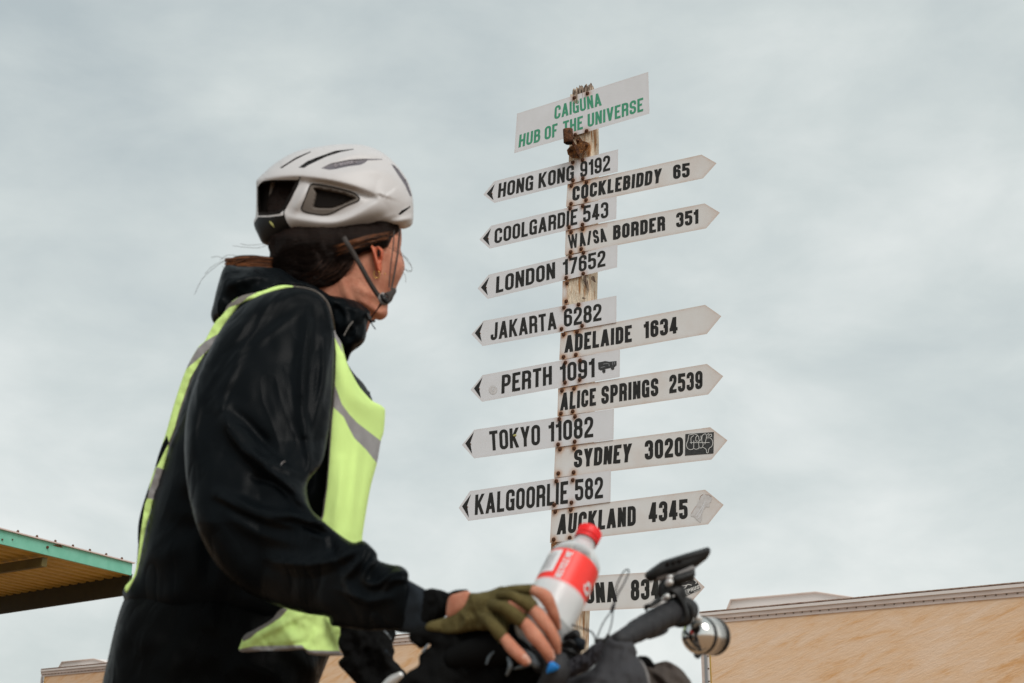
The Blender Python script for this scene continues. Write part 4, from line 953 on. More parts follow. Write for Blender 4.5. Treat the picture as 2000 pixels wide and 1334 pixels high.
ribbon('sleeve_mark', [(549, 908, 1.958), (552, 903, 1.958), (557, 901, 1.958)], 2.0, M['tape'], person)
# softshell mid layer and knitted cuff
ycf = lambda x, y: 2.02 - 0.30 * np.clip((x - 510) / 380, 0, 1)
inflate('inner_sleeve', [(750, 1128), (775, 1128), (797, 1133), (807, 1138), (834, 1153), (850, 1162), (850, 1200), (838, 1238), (800, 1238), (760, 1225), (740, 1170)], lambda x, y: ycf(x, y) + 0.003, M['softshell'], person, asp=0.8, cap=0.05, step=4.5,
        ridges=[([(796, 1134), (815, 1160), (812, 1200)], .004, 8, 8)], wrinkle=0.006)
inflate('cuff', [(822, 1165), (830, 1153), (842, 1149), (850, 1150), (864, 1153), (876, 1157.5), (884, 1154), (896, 1151.5), (912, 1151.5), (914, 1157), (900, 1162), (881, 1169), (879, 1182), (873, 1201), (850, 1216), (826, 1222), (812, 1210)], lambda x, y: ycf(x, y) - 0.004, M['black_cloth'], person, asp=0.8, cap=0.045, step=3.5,
        ridges=[([(850, 1152), (858, 1175), (850, 1205)], .006, 5, 5), ([(876, 1158), (868, 1180), (862, 1200)], .005, 4, 4), ([(912, 1153), (896, 1156), (880, 1164)], .005, 3, 3)], wrinkle=0.006, wfreq=40)
# ---- far arm, glove
inflate('far_sleeve', [(640, 1190), (643, 1208), (648, 1222), (664, 1226), (700, 1262), (760, 1262), (772, 1234), (760, 1215), (720, 1195)], 2.12, M['jacket'], person, asp=0.8, cap=0.05, step=5)
fg = inflate('far_glove', [(672, 1220), (664, 1240), (660, 1256), (666, 1272), (670.5, 1282), (661, 1292), (664, 1302), (675, 1313), (695, 1335), (720, 1362), (770, 1372), (800, 1345), (793, 1315), (784, 1305), (778, 1297), (770, 1290), (768, 1282), (771, 1272), (767, 1256), (772.7, 1234), (740, 1215)],
        2.06, M['black_cloth'], person, asp=0.8, cap=0.045, step=4, ridges=[([(735, 1252), (745, 1265), (752, 1290), (760, 1302)], .007, 4, 5), ([(700, 1240), (705, 1270), (700, 1300)], .006, 7, 7), ([(760, 1298), (775, 1306), (788, 1314)], .006, 4, 4)], wrinkle=0.014, wfreq=30)
ribbon('glove_tab', [(750, 1232, 2.022), (757, 1239, 2.02), (764, 1249, 2.025)], 3.2, M['lever'], person)
ribbon('glove_tab', [(753, 1268, 2.010), (757, 1277, 2.010), (766, 1284, 2.025)], 4.2, M['softshell'], person)

# ---- head
sk = inflate('head', [(784.5, 459), (784, 475), (782.5, 487), (786, 500), (790, 515), (790, 525), (786.5, 536), (781, 547), (776, 557), (770, 574), (763, 586), (758, 595), (757, 606), (757, 614), (751, 622), (742, 625.5), (733, 624), (724, 630), (716, 650), (700, 670), (660, 672), (610, 640),
                      (575, 600), (548, 560), (530, 500), (518, 450), (522, 400), (540, 355), (580, 320), (640, 305), (700, 308), (745, 330), (772, 370), (783, 415), (783, 440)], (lambda x, y: 2.36 + 0.045 * np.clip((462 - y) / 45, 0, 1)), M['skin'], person, asp=0.72, cap=0.085, step=4.5,
             ridges=[([(700, 585), (722, 600), (738, 612), (752, 612)], .010, 9, 5), ([(770, 500), (776, 520), (768, 545)], .010, 10, 10), ([(690, 560), (715, 572), (742, 580)], .006, 8, 14), ([(668, 540), (676, 570), (690, 600)], .006, 7, 9), ([(757, 600), (748, 598), (738, 600)], -.003, 4, 3)], wrinkle=0.001)
# ear
ex = lambda x, y: surfY('head', x, y)
eb = ex(735, 500)
inflate('ear', [(722, 474), (727, 470), (734, 472), (740, 480), (748, 488), (749, 500), (746, 512), (746, 524), (744, 532), (739, 534), (735, 528), (731, 514), (727, 498)], eb - 0.004, M['ear'], person, asp=0.9, cap=0.012, step=2.2,
        ridges=[([(725, 475), (731, 492), (735, 510), (739, 528)], .008, 3, 3), ([(740, 482), (746, 492), (746, 506)], .005, 2.2, 2.2), ([(737, 486), (739, 496), (740, 508)], -.010, 3, 3)])
tobj('helix', [P(723, 476, eb - .012), P(728, 485, eb - .016), P(733, 500, eb - .017), P(737, 515, eb - .016), P(741, 528, eb - .014)], [.0016, .0022, .0024, .0024, .0026], M['ear'], person, seg=10)
v, f = tube([P(739, 490, eb - .010), P(740, 499, eb - .011)], [.0022, .002], seg=8, n=2); obj('ear_canal', v, f, M['helmet_hole'], person)
cc = P(736, 536, eb - .016); v = []; 
tobj('earring', [cc + Vector((.0052 * math.cos(a), -.0015 * math.sin(a), .0058 * math.sin(a))) for a in np.linspace(-4.0, 1.0, 16)], .0007, M['gold'], person, seg=6, n=2)
v, f = tube([P(751, 534.5, eb - .008), P(751.4, 536, eb - .009)], .0010, seg=8, n=1); obj('earring', v, f, M['gold'], person)
# far side of the face (turned away)
v, f = tube([P(766, 500, 2.395), P(772, 518, 2.42), P(773, 528, 2.435), P(768, 533, 2.43)], [.006, .009, .010, .008], seg=10, n=3); obj('nose', v, f, M['skin'], sk)
v, f = tube([P(758, 562, 2.40), P(760, 564, 2.42), P(757, 566, 2.43)], [.004, .006, .004], seg=8, n=3); obj('lips', v, f, M['ear'], sk)
v, f = tube([P(766, 488, 2.40), P(767, 489, 2.415)], [.010, .010], seg=10, n=1); obj('eye', v, f, M['white_ink'], sk)
# ---- hair
HV, HF = SURF['head']
def yh(x, y):
    x = np.atleast_1d(x); y = np.atleast_1d(y); out_ = np.empty(len(x))
    for q in range(len(x)):
        d = (HV[:, 0] - x[q]) ** 2 + (HV[:, 1] - y[q]) ** 2; k = np.argsort(d)[:4]; w = 1 / (d[k] + 1.0)
        hs = (HF[k] * w).sum() / w.sum(); dm = math.sqrt(d[k[0]])
        out_[q] = min(2.335, hs - 0.0005) if dm < 8 else 2.335
    return out_
hr = inflate('hair', [(524, 466), (523, 480), (527, 495), (523, 503), (505, 499), (485, 498), (462, 500), (447, 508), (440, 518), (444, 524), (470, 523), (500, 528), (540, 540), (575, 556), (612, 566), (624, 563), (648, 558), (670, 542), (686, 520), (696, 502), (708, 492), (718, 482), (726, 474), (736, 478), (745, 486), (757, 482), (762, 473), (766, 464), (775, 455), (780, 450),
                      (775, 425), (755, 380), (720, 340), (650, 325), (580, 335), (535, 365), (520, 410)], yh, M['hair'], person, asp=0.30, cap=0.03, step=4.5, ridges=[([(700, 470), (730, 462), (765, 462)], .006, 5, 5), ([(700, 486), (730, 474), (752, 478)], .005, 4, 5)], wrinkle=0.006, wfreq=40)
hair_all = MB()
def strand(px, r, off=.0012, mb=None, fixedY=None):
    pts = []
    for (x, y) in px: pts.append(P(x, y, (surfY('hair', x, y) - off) if fixedY is None else fixedY))
    v, f = tube(pts, [r * .6, r, r * .8] if len(pts) == 3 else r, seg=4, n=3, cap='flat'); (mb or hair_all).add(v, f)
rnd = random.Random(3)
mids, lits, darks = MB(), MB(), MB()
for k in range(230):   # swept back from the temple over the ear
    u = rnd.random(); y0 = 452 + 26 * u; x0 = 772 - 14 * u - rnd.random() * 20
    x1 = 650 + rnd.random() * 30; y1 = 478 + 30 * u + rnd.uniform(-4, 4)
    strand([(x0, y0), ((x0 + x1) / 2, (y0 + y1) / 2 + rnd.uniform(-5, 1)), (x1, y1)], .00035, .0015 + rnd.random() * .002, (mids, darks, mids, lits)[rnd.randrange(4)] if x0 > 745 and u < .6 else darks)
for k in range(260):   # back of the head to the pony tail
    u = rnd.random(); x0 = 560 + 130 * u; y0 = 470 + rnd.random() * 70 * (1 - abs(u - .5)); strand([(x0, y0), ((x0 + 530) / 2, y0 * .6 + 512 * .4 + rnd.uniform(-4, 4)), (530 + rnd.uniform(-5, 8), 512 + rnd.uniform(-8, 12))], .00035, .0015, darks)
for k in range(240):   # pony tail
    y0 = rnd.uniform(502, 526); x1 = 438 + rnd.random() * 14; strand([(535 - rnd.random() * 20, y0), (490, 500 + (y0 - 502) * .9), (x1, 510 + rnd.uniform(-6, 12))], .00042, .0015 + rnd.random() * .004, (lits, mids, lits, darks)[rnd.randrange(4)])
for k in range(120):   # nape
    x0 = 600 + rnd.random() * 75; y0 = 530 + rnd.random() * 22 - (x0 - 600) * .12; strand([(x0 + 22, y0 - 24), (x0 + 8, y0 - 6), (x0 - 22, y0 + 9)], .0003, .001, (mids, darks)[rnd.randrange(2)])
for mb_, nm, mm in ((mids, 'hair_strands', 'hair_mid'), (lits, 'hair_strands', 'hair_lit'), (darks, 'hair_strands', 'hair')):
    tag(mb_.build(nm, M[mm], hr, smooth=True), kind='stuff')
# loose wisps
wis = MB()
for px in ([(524, 478), (505, 484), (480, 483), (455, 480)], [(527, 474), (510, 477), (485, 479), (470, 476)], [(448, 507), (435, 510), (415, 520), (400, 535)], [(446, 512), (436, 505), (424, 501), (412, 503)], [(470, 502), (452, 498), (440, 500), (430, 508)],
           [(760, 484), (780, 494), (795, 510), (804, 522), (803, 529), (792, 526), (786, 520)], [(758, 482), (782, 497), (797, 508), (805, 526), (798, 531), (789, 524)], [(762, 480), (778, 488), (790, 500), (797, 507)],
           [(786, 530), (792, 540), (792, 552)], [(775, 486), (784, 500), (788, 516)], [(445, 506), (420, 522), (395, 545), (380, 575)], [(447, 520), (441, 523), (434, 520)]):
    v, f = tube([P(x, y, 2.30) for x, y in px], .00034, seg=5, n=5, cap='flat'); wis.add(v, f)
tag(wis.build('hair_wisps', M['hair_mid'], hr, smooth=True), kind='stuff')

# ================================================================== HELMET
hd = [('rear_vent', [(509, 357.5), (515, 353), (532.5, 351.4), (560, 351), (580, 351.4), (584, 350), (578, 368), (566, 390), (555, 410), (546.5, 418), (524, 421), (504.5, 421), (503, 400), (502.8, 365)], 0.030, M['helmet_hole'],
       [(512, 361), (532, 356), (575, 356), (570, 368), (560, 388), (550, 405), (542, 412), (524, 415), (508, 414), (507, 365)]),
      ('rear_cradle', [(503.5, 424), (525, 424), (546.5, 421.4), (555, 420.5), (557, 427.5), (567.5, 446), (585, 457), (575, 470), (532.5, 486), (515, 482), (500, 470), (494, 440)], 0.0, M['black_plastic']),
      ('side_vent', [(612, 359), (637.5, 362.8), (665, 369), (690, 376.8), (701.4, 385), (701.4, 390), (698.8, 392.5), (680, 400), (663.8, 408), (646, 417), (628.8, 419.6), (602.5, 415.8), (591, 411), (589, 404), (602.5, 369.8), (606, 362)], 0.016, M['helmet_in'],
       [(614.8, 368), (640, 372), (672.5, 378.5), (692.6, 387.3), (669, 399.5), (648, 406.5), (623.5, 406.5), (612, 403.5), (619, 378.5)]),
      ('top_vent', [(583, 327), (600, 315), (620, 306.8), (655, 294.5), (690, 290.6), (692, 291.6), (665.5, 297), (640, 305), (628.8, 310), (602.5, 322.5), (593.8, 328)], 0.006, M['black_plastic']),
      ('decal_panel', [(627, 328.6), (646, 319), (681, 312), (714.5, 309.8), (746, 310.5), (747, 312), (718, 313.4), (711, 319), (704, 322), (680, 325), (655, 330.4), (642.8, 331.8)], 0.002, M['decal']),
      ('top_vent', [(546.5, 327.8), (578, 307.5), (606, 295.6), (608, 296.6), (577, 312), (550, 328.8)], 0.004, M['helmet_hole']),
      ('top_vent', [(763.5, 319.9), (770, 323), (778.5, 331), (794.5, 354), (804.3, 382), (801, 384), (791, 362), (777, 341)], 0.004, M['decal']),
      ('front_vent', [(777.5, 418.8), (784.5, 411), (802, 402), (802, 404.5), (786, 417), (782, 420)], 0.006, M['helmet_hole'])]
helmet = thing('bicycle_helmet', 'matt white road helmet with dark vents on the rider\'s head', 'helmet', tuple(P(655, 380, 2.35)))
hm = inflate('shell', [(500.5, 357.5), (501.5, 351), (515, 338), (532.5, 322.5), (558.8, 305), (588.5, 292.8), (628.8, 285.5), (655, 282), (681.3, 281.2), (707.5, 283), (733.8, 291), (756.5, 305), (777.5, 326), (795, 350.5), (803.8, 375), (807, 395), (807.5, 415), (806.4, 434), (802, 441.5), (793, 446), (784.5, 446.8), (768, 442), (751, 439.5),
                       (725, 443.5), (690, 455.5), (655, 467.5), (634, 470), (609.5, 467), (585, 458.5), (567.5, 462), (535, 478), (523, 479), (511.5, 473.5), (504, 459), (497, 443), (495.8, 431), (499.5, 420.5), (500.5, 390)],
             2.35, M['helmet'], helmet, asp=0.95, cap=0.115, step=3.4,
             ridges=[([(496, 358), (515, 348), (550, 343), (590, 342.5), (637.5, 349.5), (690, 361.5), (735, 377)], .012, 30, 7.0),
                     ([(610, 354), (650, 360), (690, 371), (728, 385)], -.007, 4, 9), ([(580, 448), (620, 456), (680, 450), (740, 430)], -.006, 10, 10), ([(556, 420), (562, 425), (590, 431), (640, 436), (675, 430), (715, 410), (748, 386)], .010, 9, 26),
                     ([(600, 365), (588, 388), (576, 412)], .006, 7, 8), ([(593, 326), (630, 305), (690, 288)], .003, 5, 3), ([(640, 318), (690, 301), (740, 303)], .006, 7, 9), ([(555, 318), (600, 296), (660, 285)], .005, 6, 7),
                     ([(640, 338), (700, 331), (752, 335), (778, 356), (792, 390)], .004, 10, 14), ([(751, 436), (780, 432), (806, 425)], .006, 6, 5), ([(770, 420), (740, 432), (700, 446)], .003, 6, 6)],
             regions=hd)
# decal lettering, laid on the panel surface
mb = MB()
put_text(mb, 'S-WORKS', (653, 327), (697, 317.5), (652, 320), (696, 312), 0.17, lambda x, y, o_: P(x, y, surfY('decal_panel', x, y) - .0016 - o_) if 'decal_panel' in SURF else P(x, y, surfY('shell', x, y) - .0020 - o_))
mb.build('decal_print', M['decal_txt'], helmet)
# rear fin between the vents, cradle dial, inner foam
sy = surfY('shell', 530, 385)
v, f = tube([P(535, 352, sy + .006), P(531, 380, sy + .003), P(527, 412, sy + .006)], [.0052, .0048, .0050], seg=10, n=4, flat=1.8, up=(0, 1, 0)); obj('fin', v, f, M['helmet_in'], helmet)
v, f = tube([P(505, 362, sy + .04), P(507, 390, sy + .03), P(512, 414, sy + .03)], [.003, .004, .004], seg=8, n=4); obj('rear_rib', v, f, M['helmet_in'], helmet)
v, f = tube([P(505, 420.5, sy + .022), P(525, 422.5, sy - .002), P(545, 420, sy - .012), P(553, 411, sy - .016)], [.0022, .0028, .0028, .002], seg=8, n=5); obj('cradle_rim', v, f, M['helmet_in'], helmet)
v, f = tube([P(527, 433, surfY('shell', 529, 436) - .001), P(531, 438, surfY('shell', 531, 438) - .002), P(535, 444, surfY('shell', 535, 443) - .001)], [.0012, .0022, .0006], seg=6, n=3, flat=.4, up=(0, 1, 0)); obj('dial_mark', v, f, M['seed'], helmet)
# side vent dark core
core = [(616, 370), (640, 374), (670, 380), (689, 387), (667, 397.5), (647, 404.5), (624, 404.5), (614, 401.5), (620, 379)]
sv = surfY('shell', 650, 392) 
vv = [P(x, y, surfY('shell', x, y) - .0045) for x, y in core]
obj('vent_core', vv, [tuple(range(len(vv)))[::-1]], M['helmet_hole'], helmet, smooth=False)
# dark gasket around the side vent
gk = [(612, 359), (637.5, 362.8), (665, 369), (690, 376.8), (701.4, 386), (698.8, 392.5), (680, 400), (663.8, 408), (646, 417), (628.8, 419.6), (602.5, 415.8), (590, 410), (590, 402), (602.5, 369.8), (606, 362), (612, 359)]
tobj('vent_gasket', [P(x, y, surfY('shell', x, y) - .0008) for x, y in gk], .0011, M['helmet_hole'], helmet, seg=6, n=3)
tobj('shell_seam', [P(x, y, surfY('shell', x, y) - .0004) for x, y in ((586, 346), (579, 366), (568, 388), (556, 410), (555, 421), (560, 435), (570, 448), (588, 459), (610, 467))], .0010, M['helmet_hole'], helmet, seg=6, n=3)
# straps
stp = ribbon('chin_strap', [(671, 462, 2.262), (678, 475, 2.258), (688, 491, 2.262), (707, 524, 2.272), (722, 551, 2.284), (738, 576, 2.298), (746, 583, 2.303)], 10, M['strap'], helmet)
ribbon('front_strap', [(781, 446, 2.315), (779, 470, 2.318), (776, 500, 2.318), (771, 530, 2.315), (766, 556, 2.312), (764, 566, 2.310)], 3.6, M['strap'], helmet)
ribbon('front_strap', [(770, 448, 2.300), (768, 480, 2.300), (763, 520, 2.300), (761, 545, 2.305), (760, 562, 2.306)], 2.4, M['strap'], helmet)
inflate('buckle', [(738, 582), (742, 574), (749, 571), (754, 577), (760, 585), (758, 594), (751, 597), (742, 592)], 2.296, M['buckle'], helmet, asp=.8, cap=.005, step=2)
inflate('buckle_clip', [(750, 573), (757, 570), (764, 567), (767, 562), (773, 563), (774, 570), (769, 579), (765, 588), (757, 594), (754, 588), (757, 580)], 2.292, M['strap'], helmet, asp=1.0, cap=.006, step=2)
v, f = tube([P(746, 578, 2.286), P(750, 584, 2.285), P(755, 590, 2.286)], [.0035, .005, .0035], seg=8, n=3); obj('buckle_tongue', v, f, M['black_plastic'], helmet)
tobj('strap_end', [P(744, 594, 2.30), P(737, 604, 2.296), P(728, 616, 2.29), (P(722, 625, 2.285))], [.0022, .0011, .0012, .0018], M['black_cloth'], helmet, seg=6)
tobj('drawcord', [P(716, 620, 2.262), P(722, 627, 2.26), P(727, 634, 2.262), P(733, 643, 2.265)], .0009, M['black_cloth'], person, seg=6)
tobj('cord_lock', [P(718, 614, 2.258), P(722, 624, 2.256)], .0032, M['black_plastic'], person, seg=8)
tobj('cord_lock', [P(724, 628, 2.262), P(731, 627, 2.262)], .0022, M['black_plastic'], person, seg=8)

# ================================================================== HAND (right), fingerless glove
def zh(*c): return [(820 + x / 6.233, 1120 + y / 6.233) for x, y in c]
yg = lambda x, y: 1.705 - 0.085 * np.clip((x - 860) / 200, 0, 1)
inflate('wrist', [(876, 1168), (895, 1158), (916, 1155), (922, 1172), (908, 1192), (886, 1204), (872, 1204)], lambda x, y: yg(x, y) + .004, M['skin'], person, asp=.8, cap=.03, step=3.5)
inflate('glove', zh((590, 232), (640, 236), (700, 235), (780, 222), (860, 205), (925, 178), (990, 156), (1060, 165), (1130, 160), (1200, 160), (1290, 148), (1390, 128), (1400, 150), (1352, 200), (1365, 270), (1425, 345), (1420, 372), (1380, 385), (1335, 400), (1322, 440), (1300, 520), (1265, 545), (1215, 605), (1180, 615),
                    (1130, 600), (1085, 640), (1078, 690), (1030, 740), (985, 790), (962, 822), (915, 790), (870, 730), (845, 690), (760, 695), (700, 690), (560, 715), (400, 742), (220, 730), (70, 685), (100, 600), (230, 560), (340, 520), (440, 465), (520, 380), (575, 290)),
        lambda x, y: yg(x, y) + .006, M['glove'], person, asp=0.85, cap=0.034, step=2.8,
        ridges=[(zh((980, 190), (1120, 200), (1270, 300), (1400, 375)), .008, 6, 7), (zh((1000, 300), (1060, 420), (1180, 500), (1280, 560)), .009, 6, 7), (zh((830, 470), (880, 600), (960, 700), (1030, 760)), .009, 7, 8), (zh((1100, 165), (1240, 175), (1380, 160)), .006, 5, 5),
                (zh((1040, 280), (1150, 370), (1300, 470)), -.012, 5, 5), (zh((880, 450), (990, 540), (1120, 660)), -.014, 6, 7), (zh((1140, 190), (1260, 235), (1370, 290)), -.007, 4, 4), (zh((600, 260), (760, 320), (960, 250)), .006, 14, 14), (zh((700, 480), (770, 600), (740, 690)), .005, 5, 5),
                (zh((630, 440), (690, 540), (680, 640)), -.006, 5, 6), (zh((500, 480), (560, 560), (520, 660)), .004, 5, 5), (zh((820, 480), (850, 560), (845, 660)), -.006, 5, 4), (zh((990, 180), (1010, 280), (880, 400)), .005, 6, 6)],
        wrinkle=0.003, wfreq=45)
def finger(path, radii, Ys, nailat, nd):
    pts = [P(x, y, Y) for (x, y), Y in zip(zh(*path), Ys)]; rr = [r / 6.233 * Y / FPX for r, Y in zip(radii, Ys)]
    v, f = tube(pts, [r * .93 for r in rr], seg=22, n=6)
    va = np.array([tuple(q) for q in v]); pa = np.array([tuple(p) for p in pts])
    mids_ = (pa[1:] + pa[:-1]) / 2
    c_ = cr(pa, 8)
    for q in range(len(va)):      # slimmer shafts between knuckles, fine skin folds over the joints
        dc = np.linalg.norm(c_ - va[q], axis=1); k = dc.argmin(); ctr = c_[k]
        s_ = (k % 16) / 16 * 2 * math.pi
        va[q] = ctr + (va[q] - ctr) * (1 - .05 * (1 - math.cos(s_)) / 2 + .012 * math.sin(k * 2.1))
    fo = obj('finger', [tuple(q) for q in va], f, M['skin'], person)
    (x0, y0), (x1, y1) = zh(nailat, nd); Yn = Ys[-1]
    vd = (P(x0, y0, Yn) - CP).normalized(); r0 = rr[-1]
    a = P(x0, y0, Yn) - vd * r0 * .80; b = P(x1, y1, Yn) - vd * r0 * .62
    v, f = tube([a, b], [r0 * .55, r0 * .5], seg=10, n=2, flat=.3, up=vd); obj('nail', v, f, M['nail'], fo)
    return fo
def gstub(path, radii, Ys):
    pts = [P(x, y, Y) for (x, y), Y in zip(zh(*path), Ys)]; rr = [r / 6.233 * Y / FPX for r, Y in zip(radii, Ys)]
    v, f = tube(pts, rr, seg=18, n=6); g_ = obj('glove_finger', v, f, M['glove'], person)
    d = (pts[-1] - pts[-2]).normalized(); v, f = lathe(pts[-1], d, [(rr[-1] * .75, rr[-1] * .88), (rr[-1] * .72, rr[-1] * 1.04), (rr[-1] * .85, rr[-1] * 1.06), (rr[-1] * .9, rr[-1] * .86)], 20); obj('finger_hem', v, f, M['glove'], g_)
finger([(1330, 195), (1430, 225), (1530, 290), (1600, 420), (1640, 540), (1682, 660)], [56, 78, 92, 80, 70, 42], [1.606, 1.600, 1.596, 1.600, 1.606, 1.614], (1690, 590), (1700, 650))
finger([(1330, 420), (1400, 460), (1490, 560), (1590, 700), (1650, 830), (1675, 950)], [62, 84, 90, 82, 72, 48], [1.600, 1.596, 1.590, 1.588, 1.592, 1.598], (1685, 860), (1690, 920))
finger([(1225, 590), (1290, 620), (1390, 750), (1490, 870), (1555, 970), (1585, 1045)], [66, 86, 98, 88, 76, 56], [1.596, 1.592, 1.584, 1.580, 1.582, 1.586], (1600, 950), (1620, 1020))
finger([(980, 740), (1040, 800), (1120, 900), (1210, 990), (1285, 1065)], [66, 78, 82, 84, 66], [1.596, 1.592, 1.586, 1.580, 1.578], (1280, 1020), (1320, 1070))
gstub([(1010, 215), (1120, 195), (1240, 190), (1335, 195)], [50, 52, 56, 66], [1.606, 1.602, 1.602, 1.604])
gstub([(980, 270), (1110, 270), (1240, 335), (1340, 400)], [60, 62, 68, 76], [1.602, 1.592, 1.592, 1.596])
gstub([(880, 390), (1010, 410), (1120, 480), (1210, 560)], [70, 72, 80, 86], [1.604, 1.588, 1.588, 1.592])
gstub([(800, 540), (880, 620), (940, 690), (985, 745)], [70, 72, 76, 80], [1.606, 1.594, 1.592, 1.593])
# thumb behind the bottle
tobj('thumb', [P(1010, 1185, 1.64), P(1045, 1180, 1.70), P(1075, 1172, 1.735), P(1095, 1165, 1.74)], [.012, .012, .0105, .008], M['skin'], person, seg=14)

# ================================================================== BOTTLE
b0, b1 = P(1154, 1036, 1.735), P(1060, 1226, 1.665)        # cap top, base
axis = (b1 - b0).normalized(); Lb_ = (b1 - b0).length
bottle = thing('soft_drink_bottle', 'clear plastic drink bottle with red cap and red label, held in the rider\'s gloved hand', 'bottle', tuple(b1))
kb = 1.0
prof = [(.012, .0125), (.020, .0125), (.024, .0140), (.0265, .0135), (.031, .0160), (.037, .0215), (.044, .0275), (.051, .0310), (.056, .0318), (.058, .0308), (.102, .0312), (.106, .0325), (.122, .0325), (.130, .0305), (.140, .0300), (.148, .0318), (.160, .0320), (.168, .0300), (.173, .0240), (.172, .0120), (.168, .0001)]
rb = 1.0
def lp(pr, m, name, seg=48, r=rb):
    v, f = lathe(b0, axis, [(h, q * r) for h, q in pr], seg, sx=(0, -1, 0)); return obj(name, v, f, m, bottle)
lp(prof, M['pet'], 'body')
lp([(.0, .0001), (.0, .0125), (.0010, .0142), (.003, .0148), (.0140, .0150), (.0142, .0140)], M['cap'], 'cap', r=.98)
lp([(.0145, .0144), (.0150, .0150), (.0190, .0150), (.0192, .0138)], M['cap'], 'cap_ring', r=.98)
lp([(.0141, .0147), (.0149, .0147)], M['helmet_hole'], 'cap_gap', r=.97)
capp = bottle.children[1]
u_ = axis.orthogonal().normalized(); w_ = axis.cross(u_); kn = MB()
for k in range(60):
    an = 2 * math.pi * k / 60; p = b0 + axis * .0078 + (u_ * math.cos(an) + w_ * math.sin(an)) * .01475; rd = (u_ * math.cos(an) + w_ * math.sin(an)); tg = axis.cross(rd)
    v, f = box(p, rd * .0005, tg * .00028, axis * .0055); kn.add(v, f)
tag(kn.build('cap_ridges', M['cap'], capp), kind='stuff')
lp([(.0195, .0120), (.0235, .0122), (.0310, .0128)], M['neck_red'], 'neck_liquid', r=.88)
# label: curved sheet with colour regions and print
vdir = (b0 - CP).normalized()
fx = (-vdir - axis * (-vdir).dot(axis)).normalized(); fy = axis.cross(fx)
def onlab(ang, h, off=0.0): return b0 + axis * h + (fx * math.cos(ang) + fy * math.sin(ang)) * (.0316 * rb + off)
def patch(name, a0, a1, h0, h1, m, off, parent, skew=0.0):
    mb = MB(); na, nh = max(2, int(abs(a1 - a0) / .1)), 3
    for i in range(na):
        for j in range(nh):
            q = []
            for di, dj in ((0, 0), (1, 0), (1, 1), (0, 1)):
                a = a0 + (a1 - a0) * (i + di) / na; h = h0 + (h1 - h0) * (j + dj) / nh; q.append(onlab(a + skew * (h - h0), h, off))
            mb.add(q, [(0, 1, 2, 3)])
    return mb.build(name, M[m], parent, smooth=True)
sgn = 1 if (P(1000, 1100, 1.7) - P(1100, 1150, 1.7)).dot(fy) > 0 else -1     # +1: positive angle is to picture left
lab = patch('label', -math.pi, math.pi, .060, .109, 'label_red', .0008, bottle)
patch('label_skirt', -math.pi, math.pi, .109, .152, 'frost', .0012, bottle)
A_ = lambda t: sgn * t
wp = patch('barcode_panel', A_(.62), A_(1.55), .063, .097, 'label_white', .0012, lab)
for k in range(15):
    a = .80 + k * .042; wdt = (.010, .018, .008, .022, .012)[k % 5]
    patch('barcode_bar', A_(a), A_(a + wdt), .067, .093, 'label_grey', .0015, wp)
def txt_label(t, a0, a1, h0, h1, m, s, nm='label_print'):
    mb = MB(); put_text(mb, t, (h1, a0), (h0, a0), (h1, a1), (h0, a1), s, lambda hh, aa, o_: onlab(A_(aa), hh, .0014 + o_ * .3)); mb.build(nm, M[m], lab)
txt_label('RECYCLE ME', .21, .45, .064, .105, 'label_white', .17)
mb = MB()
for rr_, st_ in ((.20, 0), (.12, 1)):
    prev = None
    for k in range(17):
        an = math.pi * 2 * k / 18 + st_; q = [onlab(A_(-.95 + r * math.cos(an)), .092 + r * .030 * math.sin(an), .0014) for r in (rr_, rr_ + .07)]
        if prev: mb.add([prev[0], prev[1], q[1], q[0]], [(0, 1, 2, 3)])
        prev = q
mb.build('label_print', M['label_white'], lab)

# ================================================================== BICYCLE
bike = thing('touring_bicycle', 'bicycle with dark grey handlebar bags and taped aero bar, cropped at the bottom', 'bicycle', (0.0, 1.85, 0))
# black mass: bar bag, hood and cables under the hand
inflate('handlebar_bag', [(799, 1240), (802, 1253), (812, 1260), (822, 1267.5), (838, 1257), (840, 1262), (825, 1274), (818, 1283), (817, 1300), (793, 1316), (782, 1345), (775, 1430), (900, 1500), (1080, 1460), (1110, 1340), (1128, 1290), (1138, 1268), (1138, 1256), (1130, 1247), (1120, 1240), (1108, 1230), (1096, 1214), (1060, 1190), (1000, 1170), (900, 1200), (850, 1220), (812, 1225)],
        1.72, M['black_cloth'], bike, asp=.5, cap=.045, step=6, wrinkle=.014, wfreq=22, ridges=[([(905, 1325), (940, 1290), (975, 1265), (1010, 1262)], .010, 9, 9), ([(1040, 1320), (1080, 1290), (1120, 1270)], .010, 8, 8)])
tobj('brake_hood', [P(890, 1285, 1.70), P(930, 1275, 1.69), P(985, 1268, 1.68), P(1015, 1275, 1.665), P(1034, 1288, 1.65)], [.014, .018, .018, .014, .009], M['black_cloth'], bike, seg=16)
tobj('brake_lever', [P(1012, 1268, 1.628), P(1030, 1280, 1.612), P(1046, 1296, 1.608)], [.004, .008, .0065], M['lever'], bike, seg=12, flat=.6)
tobj('lever_highlight', [P(964, 1273, 1.628), P(955, 1284, 1.624), P(950, 1297, 1.622)], [.0008, .0018, .0008], M['lever'], bike, seg=8)
tobj('cable_housing', [P(992, 1285, 1.63), P(997, 1300, 1.622), P(990, 1318, 1.625)], [.0015, .0028, .0015], M['lever'], bike, seg=8)
tobj('strap_buckle', [P(1005, 1306, 1.64), P(1020, 1302, 1.635), P(1036, 1300, 1.64)], [.001, .0022, .001], M['lever'], bike, seg=8)
tobj('far_lever', [P(752, 1345, 1.98), P(765, 1330, 1.975), P(781, 1319, 1.97)], [.008, .0075, .005], M['silver'], bike, seg=12)
